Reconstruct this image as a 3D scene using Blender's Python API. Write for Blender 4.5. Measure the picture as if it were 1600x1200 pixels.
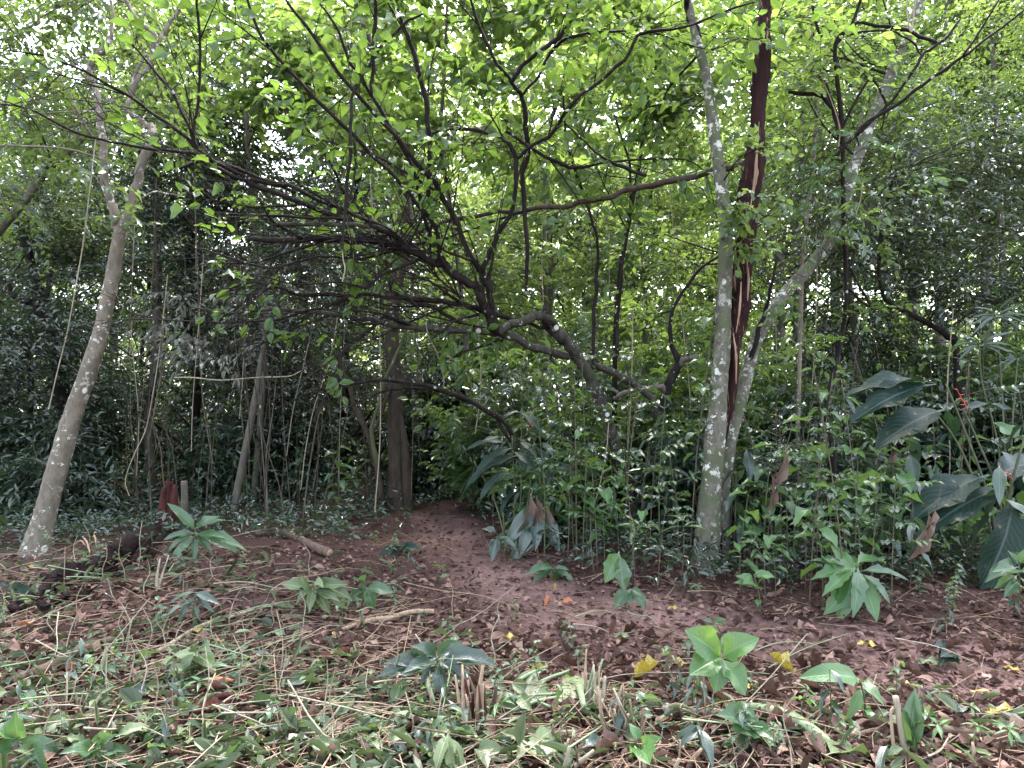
import bpy, math
import numpy as np
from mathutils import Matrix, Vector

S = bpy.context.scene
COL = S.collection
for _o in list(bpy.data.objects):
    bpy.data.objects.remove(_o)
rng = np.random.default_rng(7)

# ------------------------------------------------------------------ camera, sky, sun, exposure
FPX, CAMZ, PITCH = 1081.0, 1.5, math.atan(40 / 1081.0)
cam = bpy.data.cameras.new('camera')
cam.sensor_width = 36.0
cam.lens = 36.0 * FPX / 1600.0
cam.clip_start, cam.clip_end = 0.05, 600.0
camo = bpy.data.objects.new('camera', cam)
COL.objects.link(camo)
camo.location = (0, 0, CAMZ)
camo.rotation_euler = (math.pi / 2 + PITCH, 0, 0)
S.camera = camo

SUN_EL, SUN_AZ = math.radians(58), math.radians(12)      # azimuth measured from +Y towards +X
W = bpy.data.worlds.new('World')
S.world = W
W.use_nodes = True
nt = W.node_tree
nt.nodes.clear()
sky = nt.nodes.new('ShaderNodeTexSky')
sky.sky_type = 'NISHITA'
sky.sun_disc = False
sky.sun_elevation = SUN_EL
sky.sun_rotation = SUN_AZ
sky.air_density, sky.dust_density, sky.ozone_density = 1.0, 3.0, 1.0
hs = nt.nodes.new('ShaderNodeHueSaturation')             # overcast: the blue is mostly gone
hs.inputs['Saturation'].default_value = 0.55
bg = nt.nodes.new('ShaderNodeBackground')
bg.inputs['Strength'].default_value = 0.15
wo = nt.nodes.new('ShaderNodeOutputWorld')
nt.links.new(sky.outputs[0], hs.inputs['Color'])
nt.links.new(hs.outputs[0], bg.inputs['Color'])
nt.links.new(bg.outputs[0], wo.inputs['Surface'])

sl = bpy.data.lights.new('sun', 'SUN')
sl.energy = 1.5
sl.angle = math.radians(25)
sl.color = (1.0, 0.97, 0.93)
slo = bpy.data.objects.new('sun', sl)
COL.objects.link(slo)
_sd = Vector((math.sin(SUN_AZ) * math.cos(SUN_EL), math.cos(SUN_AZ) * math.cos(SUN_EL), math.sin(SUN_EL)))
slo.rotation_euler = _sd.to_track_quat('Z', 'Y').to_euler()
slo.location = _sd * 60

vs = S.view_settings
vs.view_transform = 'Standard'
vs.look = 'None'
vs.gamma = 1.0
vs.use_curve_mapping = False
vs.exposure = 3.2
cy = S.cycles
cy.max_bounces, cy.diffuse_bounces, cy.glossy_bounces, cy.transmission_bounces = 8, 5, 2, 5
cy.caustics_reflective = cy.caustics_refractive = False
cy.sample_clamp_indirect = 6.0

# ------------------------------------------------------------------ geometry helpers
CP, SP_ = math.cos(PITCH), math.sin(PITCH)


def P(px, py, d):
    """the point d metres away (along +Y) that the photograph shows at pixel px, py"""
    dx, dz = (px - 800) / FPX, (600 - py) / FPX
    y, z = CP - dz * SP_, SP_ + dz * CP
    t = d / y
    return np.array([dx * t, d, CAMZ + z * t])


def proj(p):
    x, y, z = p[0], p[1], p[2] - CAMZ
    f, u = y * CP + z * SP_, -y * SP_ + z * CP
    if f < 0.05:
        return (-9999, -9999)
    return (800 + FPX * x / f, 600 - FPX * u / f)


def _hash(i, j):
    n = np.sin(i * 127.1 + j * 311.7) * 43758.5453
    return n - np.floor(n)


def vnoise(x, y):
    x, y = np.asarray(x, float), np.asarray(y, float)
    i, j = np.floor(x), np.floor(y)
    u, v = x - i, y - j
    u, v = u * u * (3 - 2 * u), v * v * (3 - 2 * v)
    a, b, c, d = _hash(i, j), _hash(i + 1, j), _hash(i, j + 1), _hash(i + 1, j + 1)
    return (a * (1 - u) + b * u) * (1 - v) + (c * (1 - u) + d * u) * v


def _flat(px, py):
    a = P(px, py, 1.0)
    dz = a[2] - CAMZ
    t = -CAMZ / dz
    return np.array([a[0] * t, t])


PATH = np.array([_flat(1800, 1085), _flat(1450, 1030), _flat(1180, 985), _flat(920, 955), _flat(790, 910),
                 _flat(725, 865), _flat(690, 820), [-1.15, 11.2], [-1.2, 12.6]])
PATHW = np.array([.6, .62, .65, .62, .5, .45, .4, .35, .1])


def path_dist(x, y):
    """distance from the path centre line, in half widths"""
    x, y = np.asarray(x, float), np.asarray(y, float)
    best = np.full(x.shape, 1e9)
    for k in range(len(PATH) - 1):
        a, b = PATH[k], PATH[k + 1]
        ab = b - a
        t = np.clip(((x - a[0]) * ab[0] + (y - a[1]) * ab[1]) / (ab @ ab), 0, 1)
        d = np.hypot(x - a[0] - ab[0] * t, y - a[1] - ab[1] * t) / (PATHW[k] * (1 - t) + PATHW[k + 1] * t)
        best = np.minimum(best, d)
    return best


def gz(x, y):
    x, y = np.asarray(x, float), np.asarray(y, float)
    r = np.hypot(x, y)
    fade = np.clip(1.5 - r / 30, 0.25, 1)
    z = (vnoise(x * .45 + 3, y * .45) - .5) * .16 + (vnoise(x * 1.7, y * 1.7 + 9) - .5) * .07
    z = z + (vnoise(x * 6, y * 6) - .5) * .03 * fade + (vnoise(x * 15, y * 15) - .5) * .014 * fade
    pd = path_dist(x, y)
    z = z - .05 * np.exp(-pd ** 2)
    z = z + .22 * np.exp(-((x + 3.4) ** 2 / 3.0 + (y - 6.3) ** 2 / 1.6))
    z = z + .16 * np.exp(-((x - 2.6) ** 2 / 6.0 + (y - 7.0) ** 2 / 1.2))
    return z


def G(px, py):
    q = _flat(px, py)
    for _ in range(4):
        z = float(gz(q[0], q[1]))
        a = P(px, py, 1.0)
        t = (z - CAMZ) / (a[2] - CAMZ)
        q = np.array([a[0] * t, t])
    return np.array([q[0], q[1], float(gz(q[0], q[1]))])


def onground(x, y, dz=0.0):
    return np.array([x, y, float(gz(x, y)) + dz])


def mesh_from(name, V, Q, mat, uv=None, smooth=True):
    V, Q = np.asarray(V, np.float32), np.asarray(Q, np.int32)
    me = bpy.data.meshes.new(name)
    n, k = Q.shape
    me.vertices.add(len(V))
    me.vertices.foreach_set('co', V.ravel())
    me.loops.add(n * k)
    me.loops.foreach_set('vertex_index', Q.ravel())
    me.polygons.add(n)
    me.polygons.foreach_set('loop_start', np.arange(0, n * k, k, dtype=np.int32))
    me.polygons.foreach_set('loop_total', np.full(n, k, np.int32))
    if uv is not None:
        l = me.uv_layers.new(name='UVMap')
        l.data.foreach_set('uv', np.asarray(uv, np.float32)[Q.ravel()].ravel())
    me.polygons.foreach_set('use_smooth', np.full(n, smooth))
    for m in (mat if isinstance(mat, (list, tuple)) else [mat]):
        me.materials.append(m)
    me.update(calc_edges=True)
    return me


def link(name, data, parent=None, loc=None):
    o = bpy.data.objects.new(name, data)
    COL.objects.link(o)
    if parent is not None:
        o.parent = parent
    if loc is not None:
        o.location = [float(c) for c in loc]
    return o


LABELLED = []


def tag(o, label, cat, group=None, kind=None):
    o['label'] = label
    o['category'] = cat
    if group:
        o['group'] = group
    if kind:
        o['kind'] = kind
    LABELLED.append(o)
    return o


def thing(name, loc, label, cat, group=None):
    return tag(link(name, None, None, loc), label, cat, group)


def copy_tree(o, parent=None):
    c = o.copy()
    COL.objects.link(c)
    if parent is not None:
        c.parent = parent
    for ch in KIDS.get(o.name, ()):
        copy_tree(ch, c)
    return c


KIDS = {}


def kid(parent, o):
    KIDS.setdefault(parent.name, []).append(o)
    return o


def norm(v):
    v = np.asarray(v, float)
    return v / (np.linalg.norm(v, axis=-1, keepdims=True) + 1e-12)


def frames(d, up):
    """rotation matrices whose y column is d and whose z column is as near up as can be"""
    y = norm(d)
    z = up - y * np.sum(up * y, -1, keepdims=True)
    bad = np.linalg.norm(z, axis=-1) < 1e-4
    if np.any(bad):
        z[bad] = np.cross(y[bad], [1, .3, .2])
    z = norm(z)
    x = np.cross(y, z)
    return np.stack([x, y, z], -1)


def spline(pts, n):
    pts = np.asarray(pts, float)
    if len(pts) == 2:
        t = np.linspace(0, 1, n)[:, None]
        return pts[0] * (1 - t) + pts[1] * t
    q = np.vstack([2 * pts[0] - pts[1], pts, 2 * pts[-1] - pts[-2]])
    m = len(pts) - 1
    out = []
    for s in np.linspace(0, m, n):
        k = min(int(s), m - 1)
        t = s - k
        a, b, c, d = q[k], q[k + 1], q[k + 2], q[k + 3]
        out.append(.5 * (2 * b + (c - a) * t + (2 * a - 5 * b + 4 * c - d) * t * t + (3 * b - a - 3 * c + d) * t ** 3))
    return np.array(out)


class MB:
    """collects quads"""
    def __init__(s):
        s.V, s.Q, s.U, s.n = [], [], [], 0

    def add(s, V, Q, uv=None):
        s.V.append(np.asarray(V, float))
        s.Q.append(np.asarray(Q) + s.n)
        s.U.append(np.zeros((len(V), 2)) if uv is None else uv)
        s.n += len(V)

    def tube(s, pts, r, sides=6, rough=0.0, tip=True, gen=None):
        pts = np.asarray(pts, float)
        n = len(pts)
        r = np.broadcast_to(np.asarray(r, float), (n,)) if np.ndim(r) else np.full(n, float(r))
        T = np.gradient(pts, axis=0)
        T = norm(T)
        a = np.cross(T[0], [0.31, 0.2, 0.93])
        if np.linalg.norm(a) < .1:
            a = np.cross(T[0], [1, 0, 0])
        a = norm(a)
        A = []
        for k in range(n):
            a = a - T[k] * (a @ T[k])
            a = norm(a)
            A.append(a)
        A = np.array(A)
        B = np.cross(T, A)
        th = np.linspace(0, 2 * math.pi, sides, endpoint=False)
        rr = np.repeat(r[:, None], sides, 1)
        if rough and gen is not None:
            ph = gen.uniform(0, 6.28, 4)
            kk = np.arange(n)[:, None]
            rr = rr * (1 + rough * (np.sin(2 * th[None] + ph[0] + kk * .35) * .6 + np.sin(3 * th[None] + ph[1] - kk * .5) * .4
                                    + gen.uniform(-.6, .6, (n, sides))))
        V = pts[:, None] + rr[..., None] * (np.cos(th)[None, :, None] * A[:, None] + np.sin(th)[None, :, None] * B[:, None])
        V = V.reshape(-1, 3)
        i, j = np.meshgrid(np.arange(n - 1), np.arange(sides), indexing='ij')
        j2 = (j + 1) % sides
        Q = np.stack([i * sides + j, i * sides + j2, (i + 1) * sides + j2, (i + 1) * sides + j], -1).reshape(-1, 4)
        s.add(V, Q)
        if tip and sides % 2 == 0:                          # closed ends
            o0, o1 = s.n - n * sides, s.n - sides
            for k in range(1, sides - 2, 2):
                s.Q.append(np.array([[o0, o0 + k + 2, o0 + k + 1, o0 + k], [o1, o1 + k, o1 + k + 1, o1 + k + 2]]))

    def build(s, name, mat, smooth=True):
        return mesh_from(name, np.vstack(s.V), np.vstack(s.Q), mat, np.vstack(s.U), smooth)


# ------------------------------------------------------------------ materials
def newmat(name):
    m = bpy.data.materials.new(name)
    m.use_nodes = True
    m.node_tree.nodes.clear()
    return m, m.node_tree.nodes, m.node_tree.links


def mixc(N, L, fac, a, b, mode='MIX'):
    x = N.new('ShaderNodeMix')
    x.data_type = 'RGBA'
    x.blend_type = mode
    for sock, v in ((x.inputs[0], fac), (x.inputs[6], a), (x.inputs[7], b)):
        if hasattr(v, 'is_linked') or hasattr(v, 'links'):
            L.new(v, sock)
        elif isinstance(v, (int, float)):
            sock.default_value = v
        else:
            sock.default_value = (*v, 1)
    return x.outputs[2]


def mth(N, L, op, a, b=None, clamp=False):
    x = N.new('ShaderNodeMath')
    x.operation = op
    x.use_clamp = clamp
    for k, v in ((0, a), (1, b)):
        if v is None:
            continue
        if isinstance(v, (int, float)):
            x.inputs[k].default_value = v
        else:
            L.new(v, x.inputs[k])
    return x.outputs[0]


def noise(N, L, vec, scale, detail=3, rough=.6):
    x = N.new('ShaderNodeTexNoise')
    x.inputs['Scale'].default_value = scale
    x.inputs['Detail'].default_value = detail
    x.inputs['Roughness'].default_value = rough
    L.new(vec, x.inputs['Vector'])
    return x.outputs['Fac']


def ramp(N, L, fac, lo, hi):
    x = N.new('ShaderNodeMapRange')
    x.inputs['From Min'].default_value, x.inputs['From Max'].default_value = lo, hi
    L.new(fac, x.inputs['Value'])
    return x.outputs[0]


def leafmat(name, c1, c2, tr, tfac=.45, rough=.45, spec=.5, veins=False, spots=None, spot=(.52, .62)):
    m, N, L = newmat(name)
    ge, oi = N.new('ShaderNodeNewGeometry'), N.new('ShaderNodeObjectInfo')
    r = mth(N, L, 'FRACT', mth(N, L, 'ADD', ge.outputs['Random Per Island'], oi.outputs['Random']))
    col = mixc(N, L, mth(N, L, 'POWER', r, 1.6), c1, c2)
    tc = N.new('ShaderNodeTexCoord')
    nz = noise(N, L, tc.outputs['Object'], 9.0, 2)
    col = mixc(N, L, ramp(N, L, nz, .35, .75), col, mixc(N, L, .5, col, c1))
    bs = N.new('ShaderNodeBsdfPrincipled')
    trc = mixc(N, L, mth(N, L, 'MULTIPLY', r, .8), tr, tuple(x * .35 for x in tr))
    if spots:
        vo = N.new('ShaderNodeTexNoise')
        vo.inputs['Scale'].default_value = 14
        L.new(tc.outputs['Object'], vo.inputs['Vector'])
        f = ramp(N, L, vo.outputs['Fac'], *spot)
        col = mixc(N, L, f, col, spots)
    if veins:
        uv = N.new('ShaderNodeUVMap')
        sx = N.new('ShaderNodeSeparateXYZ')
        L.new(uv.outputs[0], sx.inputs[0])
        u = mth(N, L, 'ABSOLUTE', mth(N, L, 'SUBTRACT', sx.outputs[0], .5))
        mid = mth(N, L, 'SUBTRACT', 1.0, ramp(N, L, u, .012, .05), True)
        w = mth(N, L, 'SUBTRACT', sx.outputs[1], mth(N, L, 'MULTIPLY', u, .55))
        w = mth(N, L, 'FRACT', mth(N, L, 'MULTIPLY', w, 12.0))
        w = mth(N, L, 'ABSOLUTE', mth(N, L, 'SUBTRACT', w, .5))
        side = mth(N, L, 'MULTIPLY', mth(N, L, 'SUBTRACT', 1.0, ramp(N, L, w, .03, .12), True), .45)
        v = mth(N, L, 'MAXIMUM', mid, side)
        col = mixc(N, L, mth(N, L, 'MULTIPLY', v, .5), col, tuple(min(1, x * 1.5 + .08) for x in c2))
        bp = N.new('ShaderNodeBump')
        bp.inputs['Strength'].default_value = .35
        bp.inputs['Distance'].default_value = .004
        bp.invert = True
        L.new(v, bp.inputs['Height'])
        L.new(bp.outputs[0], bs.inputs['Normal'])
    L.new(col, bs.inputs['Base Color'])
    bs.inputs['Roughness'].default_value = rough
    bs.inputs['Specular IOR Level'].default_value = spec
    tl = N.new('ShaderNodeBsdfTranslucent')
    L.new(trc, tl.inputs['Color'])
    mx = N.new('ShaderNodeMixShader')
    mx.inputs[0].default_value = tfac
    L.new(bs.outputs[0], mx.inputs[1])
    L.new(tl.outputs[0], mx.inputs[2])
    out = N.new('ShaderNodeOutputMaterial')
    L.new(mx.outputs[0], out.inputs['Surface'])
    return m


def barkmat(name, c1, c2, lichen=None, lamt=.6, moss=None, mamt=.55, bump=.6, zs=.3, rough=.85, fine=18.0, lsc=22.0, streak=None):
    m, N, L = newmat(name)
    tc, mp = N.new('ShaderNodeTexCoord'), N.new('ShaderNodeMapping')
    mp.inputs['Scale'].default_value = (1, 1, zs)
    L.new(tc.outputs['Object'], mp.inputs['Vector'])
    v = mp.outputs[0]
    n1, n2 = noise(N, L, v, fine, 5, .65), noise(N, L, tc.outputs['Object'], 3.5, 3)
    oi = N.new('ShaderNodeObjectInfo')
    col = mixc(N, L, ramp(N, L, n1, .3, .72), c1, c2)
    col = mixc(N, L, ramp(N, L, n2, .35, .7), col, mixc(N, L, .55, col, c1))
    h = n1
    if streak:
        m2 = N.new('ShaderNodeMapping')
        m2.inputs['Scale'].default_value = (1, 1, .07)
        L.new(tc.outputs['Object'], m2.inputs['Vector'])
        s1 = ramp(N, L, noise(N, L, m2.outputs[0], 30, 5, .7), .58, .62)
        s2 = ramp(N, L, noise(N, L, tc.outputs['Object'], 1.6, 3, .6), .46, .56)
        col = mixc(N, L, mth(N, L, 'MULTIPLY', s1, s2), col, streak)
    if moss:
        f = ramp(N, L, noise(N, L, tc.outputs['Object'], 5.5, 4, .7), mamt, mamt + .1)
        col = mixc(N, L, mth(N, L, 'MULTIPLY', f, .8), col, moss)
    if lichen:
        f1 = ramp(N, L, noise(N, L, tc.outputs['Object'], lsc, 3, .7), lamt, lamt + .04)
        f2 = ramp(N, L, noise(N, L, tc.outputs['Object'], 2.4, 2), .38, .58)
        f = mth(N, L, 'MULTIPLY', f1, f2)
        col = mixc(N, L, f, col, lichen)
        vo = N.new('ShaderNodeTexVoronoi')
        vo.inputs['Scale'].default_value = lsc * .42
        L.new(tc.outputs['Object'], vo.inputs['Vector'])
        vw = mth(N, L, 'ADD', vo.outputs['Distance'], mth(N, L, 'MULTIPLY', n1, .22))
        sc_ = N.new('ShaderNodeSeparateColor')
        L.new(vo.outputs['Color'], sc_.inputs[0])
        f3 = mth(N, L, 'SUBTRACT', 1.0, ramp(N, L, mth(N, L, 'ADD', vw, mth(N, L, 'MULTIPLY', sc_.outputs[0], .9)), .36, .42), True)
        col = mixc(N, L, f3, col, tuple(min(.8, x * 1.15) for x in lichen))
    bs = N.new('ShaderNodeBsdfPrincipled')
    L.new(col, bs.inputs['Base Color'])
    bs.inputs['Roughness'].default_value = rough
    bs.inputs['Specular IOR Level'].default_value = .14
    bp = N.new('ShaderNodeBump')
    bp.inputs['Strength'].default_value = bump
    bp.inputs['Distance'].default_value = .02
    L.new(h, bp.inputs['Height'])
    L.new(bp.outputs[0], bs.inputs['Normal'])
    out = N.new('ShaderNodeOutputMaterial')
    L.new(bs.outputs[0], out.inputs['Surface'])
    return m


M = {}
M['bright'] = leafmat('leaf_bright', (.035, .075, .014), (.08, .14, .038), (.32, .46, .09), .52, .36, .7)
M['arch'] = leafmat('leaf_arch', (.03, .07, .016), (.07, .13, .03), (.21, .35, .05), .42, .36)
M['bright_far'] = leafmat('leaf_bright_far', (.04, .085, .022), (.105, .165, .055), (.34, .46, .11), .50, .38, .7)  # paler copy of leaf_bright for farther trees; haze and light put into its colour
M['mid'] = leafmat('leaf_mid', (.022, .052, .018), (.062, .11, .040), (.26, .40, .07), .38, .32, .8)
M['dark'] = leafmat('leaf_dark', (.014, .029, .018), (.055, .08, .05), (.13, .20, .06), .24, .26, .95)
M['bluish'] = leafmat('leaf_bluish', (.016, .036, .026), (.05, .088, .058), (.14, .24, .08), .25, .28, .8, veins=True, spots=(.13, .095, .045), spot=(.64, .68))
M['plant'] = leafmat('leaf_plant', (.024, .066, .028), (.066, .135, .055), (.22, .38, .09), .32, .33, .7, veins=True, spots=(.13, .095, .045), spot=(.64, .68))
M['fresh'] = leafmat('leaf_fresh', (.045, .12, .035), (.09, .185, .055), (.28, .45, .09), .36, .34, .6, veins=True, spots=(.13, .095, .045), spot=(.64, .68))
M['paddle'] = leafmat('leaf_paddle', (.009, .024, .018), (.020, .042, .028), (.07, .14, .045), .2, .45, .22, veins=True, spots=(.13, .095, .045), spot=(.64, .68))
M['cut'] = leafmat('leaf_cut', (.045, .08, .028), (.16, .21, .09), (.2, .28, .08), .22, .42, veins=True, spots=(.13, .095, .045), spot=(.58, .66))
M['cutstuff'] = leafmat('leaf_chopped', (.014, .026, .011), (.19, .225, .125), (.18, .26, .08), .2, .45, .3)
M['litter'] = leafmat('leaf_litter', (.024, .012, .010), (.34, .215, .17), (.2, .1, .06), .1, .65, .12)
M['litter2'] = leafmat('leaf_dry_pale', (.11, .06, .045), (.40, .28, .22), (.25, .14, .08), .12, .6, .18)
M['yellow'] = leafmat('leaf_yellow', (.30, .23, .03), (.46, .38, .06), (.45, .38, .05), .22, .45, spots=(.20, .12, .035))
M['orange'] = leafmat('leaf_orange', (.30, .11, .05), (.42, .18, .09), (.4, .16, .06), .15, .5, .3)
M['deadleaf'] = leafmat('leaf_dead', (.12, .075, .055), (.27, .18, .135), (.2, .12, .08), .18, .6)
M['red'] = leafmat('flower_red', (.45, .035, .035), (.6, .07, .05), (.6, .06, .04), .25, .4)
M['withered'] = leafmat('leaf_withered', (.07, .078, .06), (.21, .22, .185), (.15, .15, .12), .15, .5, .5)
M['white'] = leafmat('leaf_pale', (.5, .55, .5), (.7, .72, .68), (.4, .45, .38), .25, .4)

M['bark_pale'] = barkmat('bark_pale', (.10, .086, .064), (.235, .20, .155), (.55, .53, .47), .58, bump=.7, zs=.5, lsc=15)
M['bark_brown'] = barkmat('bark_brown', (.028, .021, .016), (.085, .064, .049), None, .74, (.05, .055, .03), .56, bump=.9, lsc=16)
M['bark_dark'] = barkmat('bark_dark', (.008, .006, .006), (.034, .026, .022), (.30, .31, .27), .68, bump=.8, lsc=34)
M['bark_grey'] = barkmat('bark_grey', (.07, .06, .05), (.17, .15, .125), (.42, .42, .37), .66, (.07, .085, .04), .52, bump=.6)
M['bark_lichen'] = barkmat('bark_lichen', (.06, .055, .042), (.19, .175, .14), (.48, .49, .43), .56, (.075, .09, .045), .46, bump=.9, zs=.6, lsc=13)
M['bark_arch'] = barkmat('bark_arch', (.022, .019, .016), (.085, .075, .062), (.40, .41, .36), .62, (.05, .06, .03), .55, bump=.8, lsc=20)
M['rotten'] = barkmat('wood_rotten', (.007, .004, .004), (.032, .016, .015), None, bump=1.0, zs=.3, fine=34)
M['snag'] = barkmat('wood_snag', (.010, .004, .004), (.045, .017, .015), None, bump=1.0, zs=.12, fine=30, streak=(.30, .19, .13))
M['redwood'] = barkmat('wood_red_rotten', (.028, .009, .008), (.11, .038, .03), None, bump=1.0, zs=.15, fine=30)
M['palewood'] = barkmat('wood_pale', (.20, .12, .08), (.42, .29, .20), None, bump=.6, zs=.1, fine=30)
M['straw'] = barkmat('stalk_dry', (.15, .10, .065), (.42, .32, .22), None, bump=.3, zs=.1, fine=40)
M['straw2'] = barkmat('stem_pale', (.17, .14, .095), (.42, .375, .285), None, bump=.3, zs=.2, fine=40)
M['stick'] = barkmat('stick_brown', (.06, .04, .03), (.18, .125, .095), (.4, .38, .33), .7, bump=.5, zs=.2, fine=30)
M['stem'] = barkmat('stem_green', (.05, .06, .03), (.13, .14, .075), None, bump=.3, zs=.2, fine=30)
M['cane'] = barkmat('cane_green', (.14, .19, .10), (.26, .32, .19), None, bump=.2, zs=.1, fine=20, rough=.5)
M['stemdry'] = barkmat('stem_dry', (.05, .04, .03), (.17, .14, .10), None, bump=.3, zs=.2, fine=30)


def soilmat():
    m, N, L = newmat('soil')
    tc = N.new('ShaderNodeTexCoord')
    v = tc.outputs['Object']
    at = N.new('ShaderNodeAttribute')
    at.attribute_name = 'bare'
    n1, n2, n3 = noise(N, L, v, 2.2, 5), noise(N, L, v, 22, 5, .7), noise(N, L, v, 90, 3, .7)
    dark = mixc(N, L, ramp(N, L, n2, .3, .7), (.026, .014, .012), (.10, .059, .051))
    bare = mixc(N, L, ramp(N, L, n2, .3, .75), (.10, .058, .052), (.245, .158, .14))
    f = mth(N, L, 'ADD', at.outputs['Fac'], mth(N, L, 'MULTIPLY', mth(N, L, 'SUBTRACT', n1, .5), .9), True)
    col = mixc(N, L, f, dark, bare)
    col = mixc(N, L, ramp(N, L, n3, .62, .72), col, (.15, .095, .08))
    col = mixc(N, L, ramp(N, L, n3, .42, .3), col, mixc(N, L, .6, col, (.02, .012, .01)))
    damp = ramp(N, L, noise(N, L, v, .9, 4, .65), .42, .62)
    col = mixc(N, L, mth(N, L, 'MULTIPLY', damp, .45), col, (.03, .017, .014))
    bs = N.new('ShaderNodeBsdfPrincipled')
    L.new(col, bs.inputs['Base Color'])
    bs.inputs['Roughness'].default_value = .95
    bs.inputs['Specular IOR Level'].default_value = .06
    h = mth(N, L, 'ADD', mth(N, L, 'MULTIPLY', n2, .6), mth(N, L, 'MULTIPLY', n3, .4))
    bp = N.new('ShaderNodeBump')
    bp.inputs['Strength'].default_value = .9
    bp.inputs['Distance'].default_value = .025
    L.new(h, bp.inputs['Height'])
    L.new(bp.outputs[0], bs.inputs['Normal'])
    out = N.new('ShaderNodeOutputMaterial')
    L.new(bs.outputs[0], out.inputs['Surface'])
    return m


M['soil'] = soilmat()

# ------------------------------------------------------------------ ground and path (one sheet, split along the path's edge)
def axis(lo, hi, a, b, step):
    core = np.arange(a, b + 1e-6, step)
    left, x, s = [], a, step
    while x > lo:
        s *= 1.35
        x -= s
        left.append(max(x, lo))
    right, x, s = [], b, step
    while x < hi:
        s *= 1.35
        x += s
        right.append(min(x, hi))
    return np.concatenate([left[::-1], core, right])


gx, gy = axis(-220, 220, -7, 7, .065), axis(-60, 260, 2.0, 12.5, .065)
X, Y = np.meshgrid(gx, gy)
GV = np.stack([X, Y, gz(X, Y)], -1).reshape(-1, 3)
nx = len(gx)
ii, jj = np.meshgrid(np.arange(len(gy) - 1), np.arange(nx - 1), indexing='ij')
GQ = np.stack([ii * nx + jj, ii * nx + jj + 1, (ii + 1) * nx + jj + 1, (ii + 1) * nx + jj], -1).reshape(-1, 4)
cen = GV[GQ].mean(1)
pm = path_dist(cen[:, 0], cen[:, 1]) + (vnoise(cen[:, 0] * 2.3, cen[:, 1] * 2.3) - .5) * .7
bare = np.clip(1.35 - (path_dist(GV[:, 0], GV[:, 1]) + (vnoise(GV[:, 0] * 2.3, GV[:, 1] * 2.3) - .5) * .7), 0, 1)
for nm, sel in (('ground', pm > 1), ('path', pm <= 1)):
    q = GQ[sel]
    used, inv = np.unique(q.ravel(), return_inverse=True)
    me = mesh_from(nm, GV[used], inv.reshape(-1, 4), M['soil'])
    a = me.attributes.new('bare', 'FLOAT', 'POINT')
    a.data.foreach_set('value', bare[used].astype(np.float32))
    o = link(nm, me)
    o['kind'] = 'structure'
    o['label'] = ('dark forest soil under fallen leaves and cut stems' if nm == 'ground'
                  else 'bare reddish brown earth path leading into the forest')

# ------------------------------------------------------------------ leaf templates (unit length along +Y, normal +Z)
LT_SIMPLE = (np.array([[0, 0, 0], [-.5, .33, .10], [-.36, .72, .05], [0, 1, -.14], [.36, .72, .05], [.5, .33, .10]], float),
             np.array([[0, 3, 2, 1], [0, 5, 4, 3]]))


def simple(w):
    V = LT_SIMPLE[0].copy()
    V[:, 0] *= w
    V[:, 2] *= .9
    return V, LT_SIMPLE[1]


def leaf_template(w, rows=6, shape=(.42, 1.0), droop=.25, fold=.18, wave=.0, petiole=.12, teeth=0, seed=0):
    """a folded, drooping blade: width profile peaks at shape[0]"""
    g = np.random.default_rng(seed)
    t = np.linspace(0, 1, rows + 1)
    pk = shape[0]
    prof = np.where(t < pk, np.sin(t / pk * math.pi / 2) ** .8, np.cos((t - pk) / (1 - pk) * math.pi / 2) ** shape[1])
    prof = np.maximum(prof, .015)
    V, U = [], []
    for k, (tt, pr) in enumerate(zip(t, prof)):
        hw = .5 * w * pr
        if teeth and k % 2 and 0 < k < rows:
            hw *= 1 - teeth
        hl, hr = hw * (1 + g.uniform(-.12, .06)), hw * (1 + g.uniform(-.12, .06))
        y = petiole + (1 - petiole) * tt
        z0 = -droop * tt * tt
        for s in (-1, -.5, 0, .5, 1):
            z = z0 + fold * abs(s) * hw * 2 + wave * math.sin(tt * 11 + s * 2 + seed) * abs(s) * hw
            V.append((s * (hl if s < 0 else hr), y + .02 * g.normal() * abs(s) * (0 < k < rows), z))
            U.append((.5 + s * .5, tt))
    Q = []
    for k in range(rows):
        for c in range(4):
            a = k * 5 + c
            Q.append((a, a + 1, a + 6, a + 5))
    n = len(V)
    pw = .012
    V += [(-pw, 0, 0), (pw, 0, 0), (pw, petiole + .05, .004), (-pw, petiole + .05, .004)]
    U += [(.5, 0)] * 4
    Q.append((n, n + 1, n + 2, n + 3))
    return np.array(V), np.array(Q), np.array(U)


LT = {
    'elliptic': leaf_template(.50, 6, (.45, .9), .34, .28, .3, seed=1),
    'ovate': leaf_template(.62, 6, (.36, 1.0), .32, .24, .3, seed=2),
    'lance': leaf_template(.24, 5, (.40, 1.1), .30, .25, .1, .06, seed=3),
    'long': leaf_template(.30, 6, (.42, .9), .38, .2, .25, .05, seed=4),
    'obovate': leaf_template(.55, 7, (.60, .75), .32, .26, .35, .06, seed=5),
    'tooth': leaf_template(.38, 10, (.45, .9), .3, .2, .15, .08, .22, seed=6),
    'paddle': leaf_template(.30, 12, (.45, .55), .30, .22, .35, .1, .08, seed=7),
    'curled': leaf_template(.50, 6, (.45, .9), -.45, .95, .8, .05, .12, seed=8),
    'curled_long': leaf_template(.30, 6, (.45, .9), .25, .6, .6, .05, seed=9),
    'flat': leaf_template(.46, 8, (.42, .9), .10, .2, .6, .05, .10, seed=10),
}
_cache = {}


def leaf_data(t, mat):
    k = (t, mat)
    if k not in _cache:
        V, Q, U = LT[t]
        _cache[k] = mesh_from('leaf_' + t, V, Q, M[mat], U)
    return _cache[k]


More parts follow.
